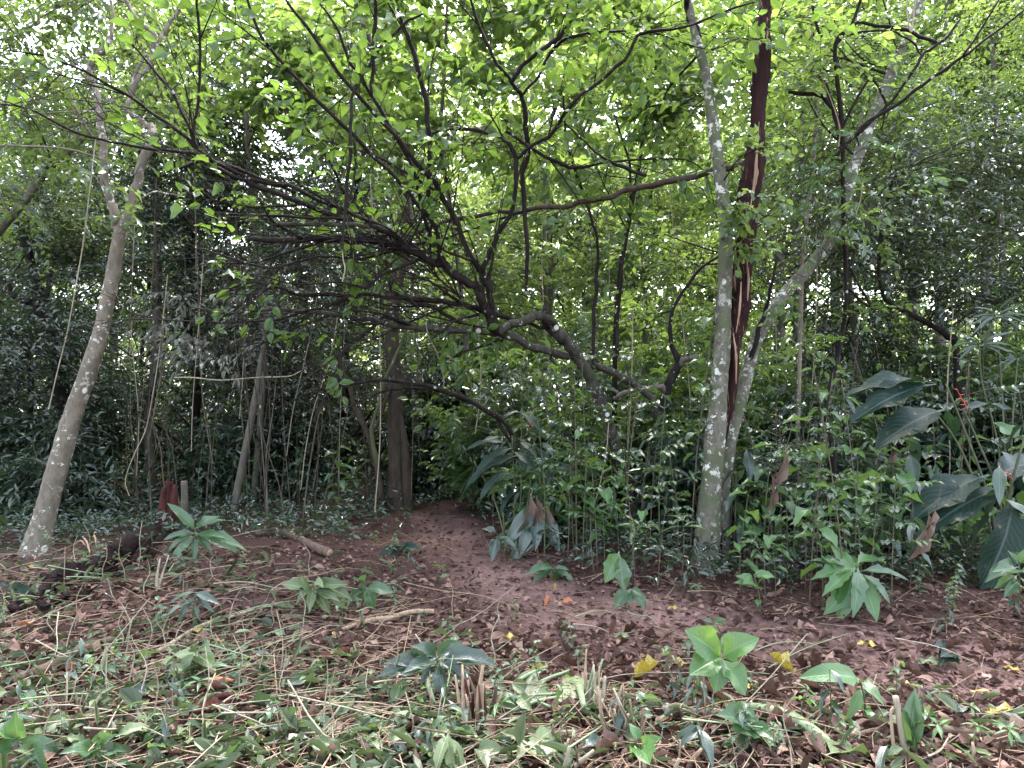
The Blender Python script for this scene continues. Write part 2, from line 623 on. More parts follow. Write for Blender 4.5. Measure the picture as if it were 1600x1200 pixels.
def scatter(T, pos, R, sc, uvs=None):
    V, Q = T[0], T[1]
    sc = np.asarray(sc, float)
    if sc.ndim == 1:
        sc = np.repeat(sc[:, None], 3, 1)
    W_ = np.einsum('nij,nmj->nmi', R, V[None] * sc[:, None, :]) + pos[:, None]
    n, m = len(pos), len(V)
    QQ = Q[None] + (np.arange(n) * m)[:, None, None]
    U = np.tile(T[2], (n, 1)) if len(T) > 2 else np.zeros((n * m, 2))
    return W_.reshape(-1, 3), QQ.reshape(-1, 4), U


def leaf_obj(parent, t, mat, pos, d, up, size, name='leaf', origin=None, wscale=1.0):
    """one leaf of its own"""
    R = frames(np.array([d], float), np.array([up], float))[0]
    o = bpy.data.objects.new(name, leaf_data(t, mat))
    COL.objects.link(o)
    mm = Matrix([[*(R[i] * np.array([size * wscale, size, size]))] + [0] for i in range(3)] + [[0, 0, 0, 1]])
    p = np.asarray(pos, float) - (0 if origin is None else origin)
    mm.translation = p
    if parent is not None:
        o.parent = parent
        kid(parent, o)
    o.matrix_local = mm
    return o


def kinked(pts, n, r=0.0, gen=rng):
    """mostly straight runs between the points, a little crooked"""
    pts = np.asarray(pts, float)
    s = np.linspace(0, len(pts) - 1, n)
    lin = np.stack([np.interp(s, np.arange(len(pts)), pts[:, k]) for k in range(3)], -1)
    q = .7 * lin + .3 * spline(pts, n)
    j = gen.normal(0, 1, (n, 3))
    j[1:-1] = (j[:-2] + 2 * j[1:-1] + j[2:]) / 4
    j[0] = 0
    return q + j * np.reshape(np.interp(s, np.linspace(0, len(pts) - 1, np.size(r)), np.ravel(r)), (-1, 1)) * .55


def quick_tube(name, parent, pts, r, mat, sides=6, n=10, rough=0., origin=None, gen=rng, tip=True, kink=False):
    pts = np.asarray(pts, float)
    r = np.asarray(r, float)
    q = kinked(pts, n, r, gen) if kink else spline(pts, n)
    rr = np.interp(np.linspace(0, 1, n), np.linspace(0, 1, len(r)), r) if r.ndim else np.full(n, float(r))
    mb = MB()
    mb.tube(q - (0 if origin is None else origin), rr, sides, rough, tip, gen)
    o = link(name, mb.build(name, M[mat]), parent)
    if parent is not None:
        kid(parent, o)
    return o


# ------------------------------------------------------------------ sprays of leaves for crowns
def make_sprays(g, pos, d, up, slen, nl, llen, lvar=.42, mode='alt'):
    """leaf transforms for many twigs: alternate leaves along each twig"""
    n = len(pos)
    t = np.linspace(.18, 1.0, nl)[None, :] + g.uniform(-.04, .04, (n, nl))
    R = frames(d, up)
    X_, Y_, Z_ = R[..., 0], R[..., 1], R[..., 2]
    sag = g.uniform(.05, .35, n)[:, None] * t ** 2
    p = pos[:, None] + Y_[:, None] * (t * slen[:, None])[..., None] + np.array([0, 0, -1.0]) * (sag * slen[:, None])[..., None]
    side = np.where(np.arange(nl) % 2 == 0, 1.0, -1.0)[None, :]
    ang = np.radians(g.uniform(25, 75, (n, nl))) * side
    ang[:, -1] *= .2
    ld = Y_[:, None] * np.cos(ang)[..., None] + X_[:, None] * np.sin(ang)[..., None]
    ld = ld + np.array([0, 0, -1.0]) * g.uniform(-.1, .65, (n, nl))[..., None]
    lu = Z_[:, None] + g.normal(0, .38, (n, nl, 3))
    size = llen * (1 + g.uniform(-lvar, lvar, (n, nl)))
    return p.reshape(-1, 3), ld.reshape(-1, 3), lu.reshape(-1, 3), size.ravel()


def twig_mesh(mb, p0, d, slen, r):
    """three-sided twigs, all at once"""
    n = len(p0)
    R = frames(d, np.tile([0.1, .2, 1.0], (n, 1)))
    th = np.array([0, 2.094, 4.189])
    ring = np.cos(th)[None, :, None] * R[:, None, :, 0] + np.sin(th)[None, :, None] * R[:, None, :, 2]
    V, e = [], norm(d) * slen[:, None]
    for t, k in ((0, 1.0), (.5, .7), (1.0, .25)):
        c = p0 + e * t + np.array([0, 0, -1.0]) * (.2 * t * t * slen)[:, None]
        V.append(c[:, None] + ring * (r * k))
    V = np.stack(V, 1).reshape(n, 9, 3)
    q = np.array([[a * 3 + j, a * 3 + (j + 1) % 3, a * 3 + 3 + (j + 1) % 3, a * 3 + 3 + j] for a in range(2) for j in range(3)])
    mb.add(V.reshape(-1, 3), (q[None] + (np.arange(n) * 9)[:, None, None]).reshape(-1, 4))


def finish_leaves(root, origin, pos, d, up, size, tmpl, mat, w, n_obj=0, name='crown'):
    """the leaves that show largest become objects of their own, the rest one crown"""
    n = len(pos)
    pick = np.zeros(n, bool)
    if n_obj:
        f = pos[:, 1] * CP + (pos[:, 2] - CAMZ) * SP_
        u = -pos[:, 1] * SP_ + (pos[:, 2] - CAMZ) * CP
        px, py = 800 + FPX * pos[:, 0] / f, 600 - FPX * u / f
        s = size / f * ((px > 5) & (px < 1595) & (py > 5) & (py < 1195))
        pick[np.argsort(-s)[:n_obj]] = True
        for k in np.nonzero(pick)[0]:
            leaf_obj(root, tmpl, mat, pos[k], d[k], up[k], size[k], origin=origin)
    r = ~pick
    R = frames(d[r], up[r])
    V, Q, U = scatter(simple(w), pos[r] - origin, R, size[r])
    o = link(name, mesh_from(name, V, Q, M[mat], None, False), root)
    o['kind'] = 'stuff'
    kid(root, o)
    return o


def blob_sprays(g, blobs, per, slen):
    """twig starts and directions filling ellipsoid clumps (centre, radius, limb start)"""
    ps, ds, ups = [], [], []
    for c, r, st in blobs:
        v = norm(g.normal(size=(per, 3))) * (g.uniform(0, 1, per) ** .45)[:, None] * np.array([r, r, r * .65])
        p = c + v
        dr = norm(v + norm(c - st) * .45 * r + g.normal(0, .35, (per, 3)) * r)
        dr[:, 2] = dr[:, 2] * .55 - .08
        ps.append(p - dr * slen * .4)
        ds.append(dr)
        ups.append(np.array([0, 0, 1.0]) + g.normal(0, .45, (per, 3)))
    return np.vstack(ps), np.vstack(ds), np.vstack(ups)


# ------------------------------------------------------------------ the trees one can single out
def pxr(w, d):
    return .5 * w * d / FPX


def px_branch(root, org, ctl, mat, name='branch', sides=6, rough=.12, jit=0.0, n=None):
    """a limb through control points (px, py, distance, width in px)"""
    pts = np.array([P(a, b, c) for a, b, c, _ in ctl])
    if jit:
        pts[1:] += rng.normal(0, jit, (len(pts) - 1, 3))
    r = np.array([pxr(w, c) for _, _, c, w in ctl])
    n = n or 5 * len(ctl)
    r = r * BW
    quick_tube(name, root, pts, r, mat, sides, n, max(rough, .12), org, kink=True)
    return pts, r


BW = .8


def rooted(ctl):
    """drop the first control point on to the ground"""
    px, py, d, w = ctl[0]
    p = P(px, py, d)
    z = float(gz(p[0], p[1]))
    pts = np.array([[p[0], p[1], z - .12]] + [P(a, b, c) for a, b, c, _ in ctl[1:]])
    return pts, np.array([p[0], p[1], z])


def root_trunk(root, org, ctl, mat, sides=12, flare=1.35, rough=.07, name='trunk', tw=.76, kink=False):
    pts, _ = rooted(ctl)
    r = np.array([pxr(w, c) for _, _, c, w in ctl]) * tw
    n = 12 * len(ctl)
    q = kinked(pts, n, r * .22) if kink else spline(pts, n)
    t = np.linspace(0, 1, n)
    rr = np.interp(t, np.linspace(0, 1, len(r)), r)
    h = q[:, 2] - q[0, 2]
    rr = rr * (1 + (flare - 1) * np.exp(-h / .22))
    mb = MB()
    mb.tube(q - org, rr, sides, rough, True, rng)
    o = link(name, mb.build(name, M[mat]), root)
    kid(root, o)
    return q, rr


def region_crown(root, org, g, rect, dr, nblob, per, nl, llen, tmpl, w, mat, twigmat, limbs_from, n_obj=0, slen=.55,
                 rb=(.4, .75), zmin=.5, limb_r=.022, nlimb=8):
    """clumps of leafy twigs filling a region, each carried by a limb from the trunk"""
    blobs = []
    for k in range(nblob):
        c = P(g.uniform(rect[0], rect[2]), g.uniform(rect[1], rect[3]), g.uniform(*dr))
        c[2] = max(c[2], zmin)
        below = limbs_from[limbs_from[:, 2] < c[2] + .2]
        src = below if len(below) else limbs_from
        st = src[np.argmin(np.linalg.norm(src - c, axis=1) + g.uniform(0, .8, len(src)))]
        blobs.append((c, g.uniform(*rb), st))
    for k, (c, r, st) in enumerate(blobs[:nlimb]):
        m = (st + c) / 2 + np.array([0, 0, .12]) * np.linalg.norm(c - st) * .5 + g.normal(0, .08, 3)
        quick_tube('branch', root, [st, m, c], [limb_r, limb_r * .7, limb_r * .25], twigmat, 6, 10, .08, org)
    mb = MB()
    for c, r, st in blobs[nlimb:]:
        m = (st + c) / 2 + np.array([0, 0, .12]) * np.linalg.norm(c - st) * .5 + g.normal(0, .08, 3)
        mb.tube(spline([st, m, c], 9) - org, np.linspace(limb_r * .7, limb_r * .2, 9), 5)
    p, d, up = blob_sprays(g, blobs, per, slen)
    sl_ = slen * g.uniform(.7, 1.3, len(p))
    twig_mesh(mb, p - org, d, sl_, .0045)
    o = link('twigs', mb.build('twigs', M[twigmat]), root)
    o['kind'] = 'stuff'
    kid(root, o)
    lp, ld, lu, ls = make_sprays(g, p, d, up, sl_, nl, llen)
    finish_leaves(root, org, lp, ld, lu, ls, tmpl, mat, w, n_obj)


def start(name, ctl, label, cat, group=None):
    pts, org = rooted(ctl)
    return thing(name, org, label, cat, group), org


# --- pale forked tree at the left
ctl = [(48, 885, 6.9, 45), (78, 775, 6.95, 41), (112, 655, 7.0, 37), (150, 545, 7.0, 32), (172, 450, 7.0, 27), (187, 368, 7.0, 26)]
r, org = start('forked_tree', ctl, 'pale smooth-barked leaning tree forking in two, white lichen spots', 'tree')
q, _ = root_trunk(r, org, ctl, 'bark_pale', 12, 1.5)
fk = [(187, 372, 7.0, 23), (178, 335, 7.0, 18), (165, 300, 7.0, 15), (160, 230, 6.95, 14), (152, 160, 6.9, 13), (141, 110, 6.9, 12),
      (150, 85, 6.9, 12), (172, 62, 6.9, 9), (176, 30, 6.9, 6), (170, -20, 6.9, 5)]
a1, _ = px_branch(r, org, fk, 'bark_pale', sides=8)
fk2 = [(187, 372, 7.0, 23), (202, 335, 7.05, 19), (214, 290, 7.1, 18), (228, 240, 7.1, 17), (240, 205, 7.1, 16), (222, 188, 7.1, 11), (200, 174, 7.1, 8),
       (203, 145, 7.1, 9), (222, 115, 7.1, 9), (236, 90, 7.1, 10), (240, 55, 7.1, 11), (215, 32, 7.1, 9), (198, 5, 7.1, 6), (190, -30, 7.1, 5)]
a2, _ = px_branch(r, org, fk2, 'bark_pale', sides=8)
for c in ([(203, 150, 7.1, 8), (212, 115, 7.1, 7), (228, 82, 7.15, 6)], [(236, 90, 7.1, 7), (262, 40, 7.2, 8), (280, 15, 7.2, 5), (290, -30, 7.2, 4)],
          [(150, 85, 6.9, 8), (165, 80, 6.9, 8), (172, 55, 6.9, 6)], [(160, 230, 6.95, 6), (130, 195, 6.8, 5), (110, 150, 6.7, 4), (85, 110, 6.6, 3)],
          [(200, 320, 7.05, 5), (240, 300, 7.2, 4), (280, 305, 7.3, 2)], [(165, 252, 6.95, 4), (120, 235, 6.8, 4), (40, 228, 6.7, 4), (-20, 226, 6.6, 3)]):
    px_branch(r, org, c, 'bark_pale')
region_crown(r, org, rng, (-40, -90, 300, 250), (7.2, 9.0), 26, 18, 9, .09, 'elliptic', .5, 'mid', 'bark_pale', np.vstack([a1, a2]), 120, nlimb=6, limb_r=.014)
region_crown(r, org, rng, (110, 225, 260, 360), (6.6, 7.2), 3, 5, 7, .10, 'elliptic', .5, 'mid', 'bark_pale', np.vstack([a1, a2]), 40, nlimb=2, limb_r=.01, rb=(.15, .3), slen=.3)

# --- grey tree entering at the left edge
ctl = [(-190, 760, 8.2, 40), (-130, 560, 8.2, 36), (-60, 430, 8.2, 26), (0, 358, 8.2, 18), (40, 312, 8.2, 15), (72, 265, 8.2, 13), (105, 238, 8.2, 12), (135, 212, 8.3, 8), (160, 180, 8.4, 4)]
r, org = start('leaning_tree', ctl, 'bare grey tree limb slanting in from the left edge of the photo', 'tree')
q, _ = root_trunk(r, org, ctl, 'bark_grey')
for c in ([(105, 238, 8.2, 9), (115, 262, 8.2, 6), (118, 268, 8.2, 3)], [(60, 280, 8.2, 6), (80, 250, 8.0, 4), (60, 200, 8.0, 3), (30, 160, 8.0, 2)],
          [(40, 312, 8.2, 5), (90, 255, 8.6, 5), (118, 262, 8.7, 7), (100, 250, 8.8, 4)]):
    px_branch(r, org, c, 'bark_dark')
region_crown(r, org, rng, (-120, 60, 110, 330), (7.6, 9.4), 14, 22, 9, .085, 'elliptic', .45, 'mid', 'bark_grey', q[40:], 60, nlimb=4, limb_r=.014)

# --- dark forked trunk at the far left
ctl = [(92, 600, 11.5, 30), (78, 505, 11.5, 26), (62, 470, 11.5, 26), (52, 430, 11.5, 18), (42, 385, 11.5, 15), (25, 345, 11.5, 14), (0, 322, 11.5, 12)]
ctl = [(110, 760, 11.5, 32), (98, 620, 11.5, 30)] + ctl[1:]
r, org = start('forked_tree', ctl, 'dark crooked trunk with two arms against the bright gap, far left', 'tree')
q, _ = root_trunk(r, org, ctl, 'bark_dark')
px_branch(r, org, [(75, 498, 11.5, 20), (50, 478, 11.4, 13), (18, 458, 11.3, 12), (5, 440, 11.3, 10), (-12, 415, 11.3, 8)], 'bark_dark')
px_branch(r, org, [(12, 452, 11.3, 5), (30, 415, 11.3, 4), (38, 400, 11.3, 3)], 'bark_dark')
region_crown(r, org, rng, (-100, 300, 130, 400), (11, 13), 12, 20, 9, .10, 'elliptic', .5, 'mid', 'bark_dark', q[40:], 0, nlimb=4, limb_r=.018)

# --- the dark central trunk
ctl = [(624, 802, 10.6, 44), (621, 760, 10.6, 37), (619, 690, 10.6, 35), (617, 600, 10.6, 32), (612, 520, 10.6, 29), (618, 460, 10.6, 27), (630, 400, 10.7, 26),
       (636, 340, 10.8, 24), (626, 270, 11.0, 24), (608, 210, 11.2, 24), (590, 140, 11.4, 25), (572, 60, 11.6, 26), (560, -30, 11.8, 26), (552, -140, 12, 24)]
r, org = start('straight_tree', ctl, 'brown straight trunk in the middle beside the path, buttressed foot', 'tree')
q, _ = root_trunk(r, org, ctl, 'bark_brown', 14, tw=.74)
quick_tube('buttress', r, [onground(q[0][0] + .14, 10.5, -.1), P(637, 770, 10.48), P(633, 700, 10.5), P(625, 640, 10.55)], [.09, .085, .06, .02], 'bark_brown', 8, 22, .07, org)
px_branch(r, org, [(622, 560, 10.6, 9), (600, 640, 10.4, 8), (585, 670, 10.3, 6), (560, 690, 10.3, 4)], 'bark_brown')
region_crown(r, org, rng, (420, -110, 800, 240), (10, 12.6), 18, 18, 8, .18, 'ovate', .55, 'bright', 'bark_dark', q[90:], 120, nlimb=6)

# --- twin lichen-spotted trunks and the dead snag between them
ctl = [(1100, 905, 6.5, 50), (1106, 830, 6.5, 46), (1113, 740, 6.5, 43), (1121, 640, 6.5, 38), (1128, 540, 6.5, 33), (1133, 430, 6.5, 29), (1134, 350, 6.5, 27),
       (1126, 280, 6.5, 26), (1116, 210, 6.5, 24), (1104, 120, 6.5, 20), (1088, 60, 6.5, 17), (1076, 5, 6.5, 15), (1068, -70, 6.5, 13)]
r, org = start('twin_trunk_tree', ctl, 'grey tree with two lichen-spotted trunks, one upright and one leaning away', 'tree')
q, _ = root_trunk(r, org, ctl, 'bark_lichen', 14, 1.7)
ctl2 = [(1128, 898, 6.72, 36), (1130, 800, 6.72, 30), (1133, 750, 6.72, 29), (1142, 690, 6.73, 30), (1160, 615, 6.78, 31), (1183, 530, 6.85, 32), (1222, 465, 6.95, 31), (1275, 405, 7.1, 30), (1310, 350, 7.2, 29),
        (1335, 260, 7.35, 28), (1365, 180, 7.5, 26), (1395, 110, 7.6, 25), (1420, 50, 7.7, 23), (1445, -20, 7.8, 20), (1470, -90, 7.9, 16)]
q2, _ = root_trunk(r, org, ctl2, 'bark_lichen', 12, 1.25, tw=.62)
px_branch(r, org, [(1160, 620, 6.8, 12), (1185, 520, 6.75, 10), (1200, 470, 6.7, 7), (1215, 400, 6.6, 5)], 'bark_dark')
px_branch(r, org, [(1128, 300, 6.5, 14), (1138, 335, 6.4, 12), (1131, 372, 6.4, 8)], 'bark_lichen')
px_branch(r, org, [(1092, 60, 6.5, 13), (1076, 20, 6.5, 12), (1070, -10, 6.4, 10)], 'bark_dark')
region_crown(r, org, rng, (1000, -90, 1330, 190), (6.7, 8.4), 14, 16, 9, .095, 'obovate', .55, 'bright', 'bark_dark', np.vstack([q[100:], q2[110:]]), 90, nlimb=5, limb_r=.013)
region_crown(r, org, rng, (1150, 215, 1215, 400), (5.8, 6.2), 6, 5, 8, .085, 'obovate', .6, 'bright', 'bark_dark', q[60:120], 70, nlimb=3, limb_r=.008, rb=(.12, .25), slen=.3)

ctl = [(1124, 745, 6.60, 5), (1130, 690, 6.60, 9), (1143, 600, 6.6, 20), (1150, 520, 6.58, 26), (1158, 450, 6.56, 30), (1164, 370, 6.55, 32), (1174, 280, 6.55, 31), (1184, 190, 6.55, 27), (1190, 100, 6.55, 24), (1196, 10, 6.55, 22), (1199, -60, 6.55, 20)]
pts = np.array([P(a, b, c) for a, b, c, _ in ctl])
org = onground(pts[0][0] + .01, 6.62)
r = thing('dead_snag', org, 'dark rotten snag with splintered pale heartwood between the spotted trunks', 'dead tree')
n = 90
qs = spline(np.vstack([[org + np.array([0, 0, -.05])], pts]), n)
rr = np.interp(np.linspace(0, 1, n), np.linspace(0, 1, len(ctl) + 1), np.concatenate([[.015], [.92 * pxr(w, c) for _, _, c, w in ctl]]))
mb = MB()
mb.tube(qs - org, rr * 1.0, 18, .32, True, rng)
kid(r, link('trunk', mb.build('trunk', M['snag']), r))
for a, b, e, f in ((1172, 330, 1186, 190), (1178, 300, 1183, 240), (1150, 600, 1146, 520), (1168, 470, 1166, 400), (1150, 520, 1158, 440)):
    p0, p1 = P(a, b, 6.43), P(e, f, 6.43)
    quick_tube('splinter', r, [p0, (p0 + p1) / 2 + [.01, -.01, 0], p1], [.004, .011, .003], 'palewood', 6, 14, .6, org)
lb = [(1176, 252, 6.6, 15), (1120, 268, 6.7, 13), (1050, 284, 6.8, 12), (1000, 294, 6.9, 11), (950, 307, 7.0, 11), (890, 320, 7.1, 10), (830, 328, 7.2, 9), (770, 334, 7.3, 8), (700, 346, 7.4, 9), (640, 368, 7.5, 6)]
px_branch(r, org, lb, 'bark_brown', sides=8)
px_branch(r, org, [(1010, 275, 6.9, 7), (975, 262, 6.85, 7), (940, 245, 6.8, 5), (905, 215, 6.8, 4), (870, 180, 6.8, 3)], 'bark_dark')
px_branch(r, org, [(830, 328, 7.2, 6), (760, 350, 7.2, 5), (700, 372, 7.2, 4), (650, 400, 7.2, 3)], 'bark_dark')

# --- the arching tree: two lichened stems rising from the right and a wide fan of dark branches
ctl = [(1003, 835, 8.3, 28), (990, 790, 8.25, 26), (968, 720, 8.1, 25), (950, 660, 7.95, 25), (928, 600, 7.8, 25), (898, 550, 7.6, 23), (870, 515, 7.5, 23), (851, 492, 7.4, 18), (850, 482, 7.4, 5)]
r, org = start('arching_tree', ctl, 'dark arching tree bent over the path with a wide fan of branches', 'tree')
ARCH, AO = r, org
q, _ = root_trunk(r, org, ctl, 'bark_arch', 12, 1.2, rough=.07, tw=.74, kink=True)
px_branch(r, org, [(862, 508, 7.45, 20), (852, 490, 7.4, 16), (850, 476, 7.4, 3)], 'bark_dark', name='broken_stub', sides=6, rough=.3)
BR = []


def ab(c, mat='bark_dark', sides=6, leafy=1.0, tw=1.0, **k):
    p, rad = px_branch(ARCH, AO, c, mat, sides=sides, **k)
    BR.append((p, rad, leafy, tw))


ab([(1036, 660, 8.2, 16), (1015, 622, 8.1, 15), (985, 597, 8.0, 15), (945, 577, 7.9, 15), (900, 560, 7.7, 14), (840, 543, 7.5, 15), (800, 530, 7.4, 16), (772, 521, 7.3, 17),
    (733, 517, 7.2, 14), (683, 514, 7.1, 13), (633, 509, 7.0, 12), (583, 501, 6.9, 11), (533, 490, 6.8, 9), (490, 488, 6.7, 8), (430, 482, 6.6, 6), (370, 490, 6.5, 4), (300, 480, 6.4, 3)], 'bark_arch', 8, .15)
ab([(851, 494, 7.4, 18), (820, 500, 7.35, 18), (795, 508, 7.3, 18), (774, 518, 7.25, 17)], 'bark_arch', 8, 0, 0)
ab([(880, 535, 7.5, 14), (855, 515, 7.5, 10), (830, 505, 7.45, 7), (800, 497, 7.4, 9), (767, 487, 7.3, 12), (730, 478, 7.2, 12), (700, 472, 7.1, 11), (650, 467, 7.0, 10), (600, 464, 6.9, 9), (540, 461, 6.8, 9), (460, 458, 6.7, 8),
    (430, 448, 6.6, 6), (395, 440, 6.5, 5), (340, 455, 6.4, 3), (290, 470, 6.3, 2)], 'bark_dark', 6, .15)
ab([(776, 520, 7.25, 17), (762, 492, 7.15, 18), (748, 462, 7.05, 17), (722, 436, 6.95, 17), (690, 414, 6.85, 17), (650, 392, 6.75, 16), (610, 380, 6.65, 15), (560, 374, 6.55, 15), (500, 374, 6.45, 14), (440, 374, 6.35, 13), (396, 374, 6.3, 9), (384, 375, 6.3, 3)], 'bark_dark', 8, .1, .7)
ab([(776, 520, 7.25, 14), (772, 490, 7.2, 13), (764, 450, 7.1, 14), (752, 425, 7.0, 13), (733, 400, 6.9, 12), (713, 350, 6.75, 12), (677, 287, 6.55, 10), (620, 217, 6.35, 9), (550, 140, 6.1, 8), (497, 67, 5.9, 7), (447, 0, 5.75, 6), (420, -40, 5.7, 5)], 'bark_dark', 6, 1.0)
ab([(690, 412, 6.85, 10), (684, 370, 6.7, 9), (677, 350, 6.6, 9), (640, 303, 6.45, 9), (600, 260, 6.3, 8), (543, 203, 6.1, 8), (490, 150, 5.9, 8), (430, 87, 5.7, 7), (400, 37, 5.6, 6), (380, -20, 5.5, 5)], 'bark_dark', 6, 1.0)
ab([(676, 345, 6.75, 9), (671, 300, 6.7, 9), (673, 233, 6.6, 9), (667, 160, 6.5, 10), (647, 83, 6.35, 9), (630, 40, 6.3, 9), (612, -5, 6.2, 8), (600, -50, 6.1, 6)], 'bark_dark', 6, 1.0)
ab([(700, 420, 6.95, 9), (672, 365, 6.85, 8), (643, 260, 6.6, 8), (600, 180, 6.4, 8), (570, 130, 6.25, 7), (547, 97, 6.2, 6), (530, 50, 6.1, 5), (500, 5, 6.0, 4)], 'bark_dark', 6, 1.0)
ab([(580, 150, 6.2, 8), (583, 97, 6.15, 8), (586, 40, 6.1, 8), (587, -20, 6.0, 7)], 'bark_dark', 6, .9)
ab([(660, 22, 6.2, 4), (640, 32, 6.2, 6), (600, 67, 6.15, 6), (580, 97, 6.1, 6), (562, 125, 6.1, 6), (550, 150, 6.05, 6), (549, 215, 6.0, 7), (540, 317, 5.95, 6), (536, 360, 5.95, 5), (537, 400, 5.95, 3)], 'bark_dark', 6, .4, .4)
ab([(553, 218, 6.0, 5), (556, 260, 6.0, 5), (545, 320, 5.95, 4), (538, 345, 5.95, 3)], 'bark_dark', 6, 0, .3)
ab([(753, 425, 7.0, 10), (770, 385, 6.95, 9), (800, 325, 6.85, 9), (807, 280, 6.8, 9), (806, 247, 6.75, 9), (798, 228, 6.7, 8), (780, 215, 6.7, 6), (745, 205, 6.7, 7), (700, 203, 6.6, 6), (660, 212, 6.6, 3)], 'bark_dark', 6, .5)
ab([(822, 460, 7.2, 6), (824, 397, 7.1, 8), (818, 290, 7.0, 10), (825, 233, 6.9, 10), (824, 190, 6.8, 10), (814, 147, 6.7, 9), (800, 127, 6.6, 8), (775, 100, 6.5, 7), (745, 30, 6.4, 6), (730, -20, 6.3, 5)], 'bark_dark', 6, .9)
ab([(800, 128, 6.6, 8), (818, 102, 6.55, 9), (843, 80, 6.5, 9), (870, 62, 6.5, 9), (888, 40, 6.45, 9), (902, 18, 6.4, 8), (914, -5, 6.4, 7), (930, -50, 6.3, 5)], 'bark_dark', 6, 1.0)
ab([(806, 248, 6.75, 7), (827, 230, 6.7, 8), (860, 213, 6.65, 7), (887, 167, 6.55, 7), (933, 130, 6.45, 7), (977, 93, 6.35, 7), (997, 53, 6.3, 6), (1030, 48, 6.2, 6), (1080, 40, 6.1, 5), (1140, 15, 6.0, 4), (1180, 3, 5.9, 3)], 'bark_dark', 6, 1.0)
ab([(814, 150, 6.7, 6), (840, 120, 6.65, 6), (862, 80, 6.6, 6), (885, 60, 6.5, 6), (930, 50, 6.45, 5), (985, 48, 6.4, 4)], 'bark_dark', 6, .8)
ab([(790, 205, 6.7, 6), (830, 232, 6.8, 7), (880, 258, 6.9, 7), (900, 262, 7.0, 7), (950, 255, 7.0, 5), (1010, 248, 7.0, 4), (1075, 250, 6.9, 3), (1120, 280, 6.8, 2)], 'bark_dark', 6, .8)
ab([(664, 400, 6.85, 11), (630, 376, 6.7, 11), (600, 362, 6.55, 11), (533, 340, 6.35, 10), (467, 317, 6.15, 10), (400, 290, 6.0, 10), (350, 268, 5.85, 9), (318, 250, 5.8, 7), (280, 264, 5.75, 5)], 'bark_dark', 6, .22)
ab([(655, 397, 6.75, 9), (600, 355, 6.55, 9), (520, 322, 6.35, 8), (450, 290, 6.15, 8), (400, 283, 6.0, 8), (333, 253, 5.85, 8), (297, 218, 5.75, 7), (250, 183, 5.6, 7), (200, 150, 5.5, 6), (133, 110, 5.35, 5), (70, 87, 5.25, 4), (20, 80, 5.2, 3)], 'bark_dark', 6, .22)
ab([(460, 300, 6.2, 7), (400, 275, 6.0, 7), (333, 250, 5.85, 7), (293, 237, 5.75, 6), (233, 233, 5.6, 6), (167, 220, 5.45, 5), (117, 207, 5.35, 5), (50, 170, 5.2, 4), (0, 163, 5.1, 4), (-40, 160, 5, 3)], 'bark_dark', 6, .22)
ab([(310, 235, 5.8, 6), (290, 187, 5.7, 6), (267, 140, 5.6, 5), (230, 97, 5.5, 4), (200, 60, 5.4, 3)], 'bark_dark', 6, .22)
ab([(306, 230, 5.8, 6), (303, 200, 5.75, 6), (310, 150, 5.7, 6), (313, 83, 5.6, 5), (308, 20, 5.5, 5), (312, -30, 5.4, 4)], 'bark_dark', 6, .22)
ab([(600, 362, 6.6, 8), (560, 352, 6.4, 10), (500, 352, 6.3, 9), (440, 350, 6.2, 8), (424, 350, 6.2, 4)], 'bark_arch', 6, .1, .6)
ab([(540, 342, 6.3, 5), (470, 340, 6.2, 5), (400, 336, 6.1, 4), (333, 334, 6.0, 4)], 'bark_dark', 6, .1, .4)
ab([(655, 405, 6.8, 8), (620, 420, 6.7, 7), (590, 432, 6.6, 6), (570, 450, 6.5, 6), (530, 440, 6.5, 4), (470, 445, 6.4, 3), (400, 430, 6.3, 3)], 'bark_dark', 6, .1)
ab([(720, 505, 7.2, 8), (680, 480, 7.1, 8), (640, 470, 7.0, 8), (612, 455, 6.9, 7), (607, 430, 6.8, 5), (600, 400, 6.8, 4)], 'bark_dark', 6, .2)
ab([(640, 508, 7.0, 9), (600, 495, 6.95, 7), (580, 513, 6.9, 8), (547, 537, 6.8, 8), (533, 560, 6.7, 8), (528, 590, 6.7, 7), (508, 620, 6.6, 5), (490, 660, 6.5, 3)], 'bark_dark', 6, .1, 1.3)
ab([(700, 372, 6.95, 7), (640, 385, 6.85, 6), (560, 405, 6.7, 5), (500, 400, 6.6, 5), (420, 420, 6.5, 4), (350, 400, 6.4, 3), (290, 380, 6.3, 2)], 'bark_dark', 6, .2)
ab([(560, 462, 6.8, 6), (500, 480, 6.7, 5), (430, 500, 6.6, 5), (350, 505, 6.5, 4), (270, 500, 6.4, 3), (200, 490, 6.3, 2)], 'bark_dark', 6, .1)
ab([(800, 680, 8.0, 8), (783, 653, 7.9, 9), (733, 627, 7.7, 9), (683, 607, 7.5, 9), (633, 597, 7.3, 9), (583, 594, 7.1, 8), (537, 600, 6.9, 6), (480, 615, 6.8, 4), (430, 640, 6.7, 3)], 'bark_dark', 6, .05, .6)
ab([(800, 690, 8.0, 8), (770, 650, 7.9, 8), (720, 620, 7.8, 7), (660, 606, 7.6, 6), (600, 610, 7.4, 5), (540, 640, 7.2, 3)], 'bark_dark', 6, .05, .6)
ab([(925, 590, 7.8, 7), (927, 530, 7.75, 7), (932, 460, 7.7, 7), (934, 405, 7.65, 6), (930, 360, 7.6, 6), (915, 310, 7.5, 5), (900, 275, 7.4, 6), (885, 215, 7.3, 5), (880, 150, 7.2, 4)], 'bark_dark', 6, .8)
ab([(965, 560, 7.9, 6), (967, 480, 7.9, 6), (975, 400, 7.85, 6), (985, 330, 7.8, 5), (985, 260, 7.7, 5), (960, 180, 7.6, 4)], 'bark_dark', 6, .8)
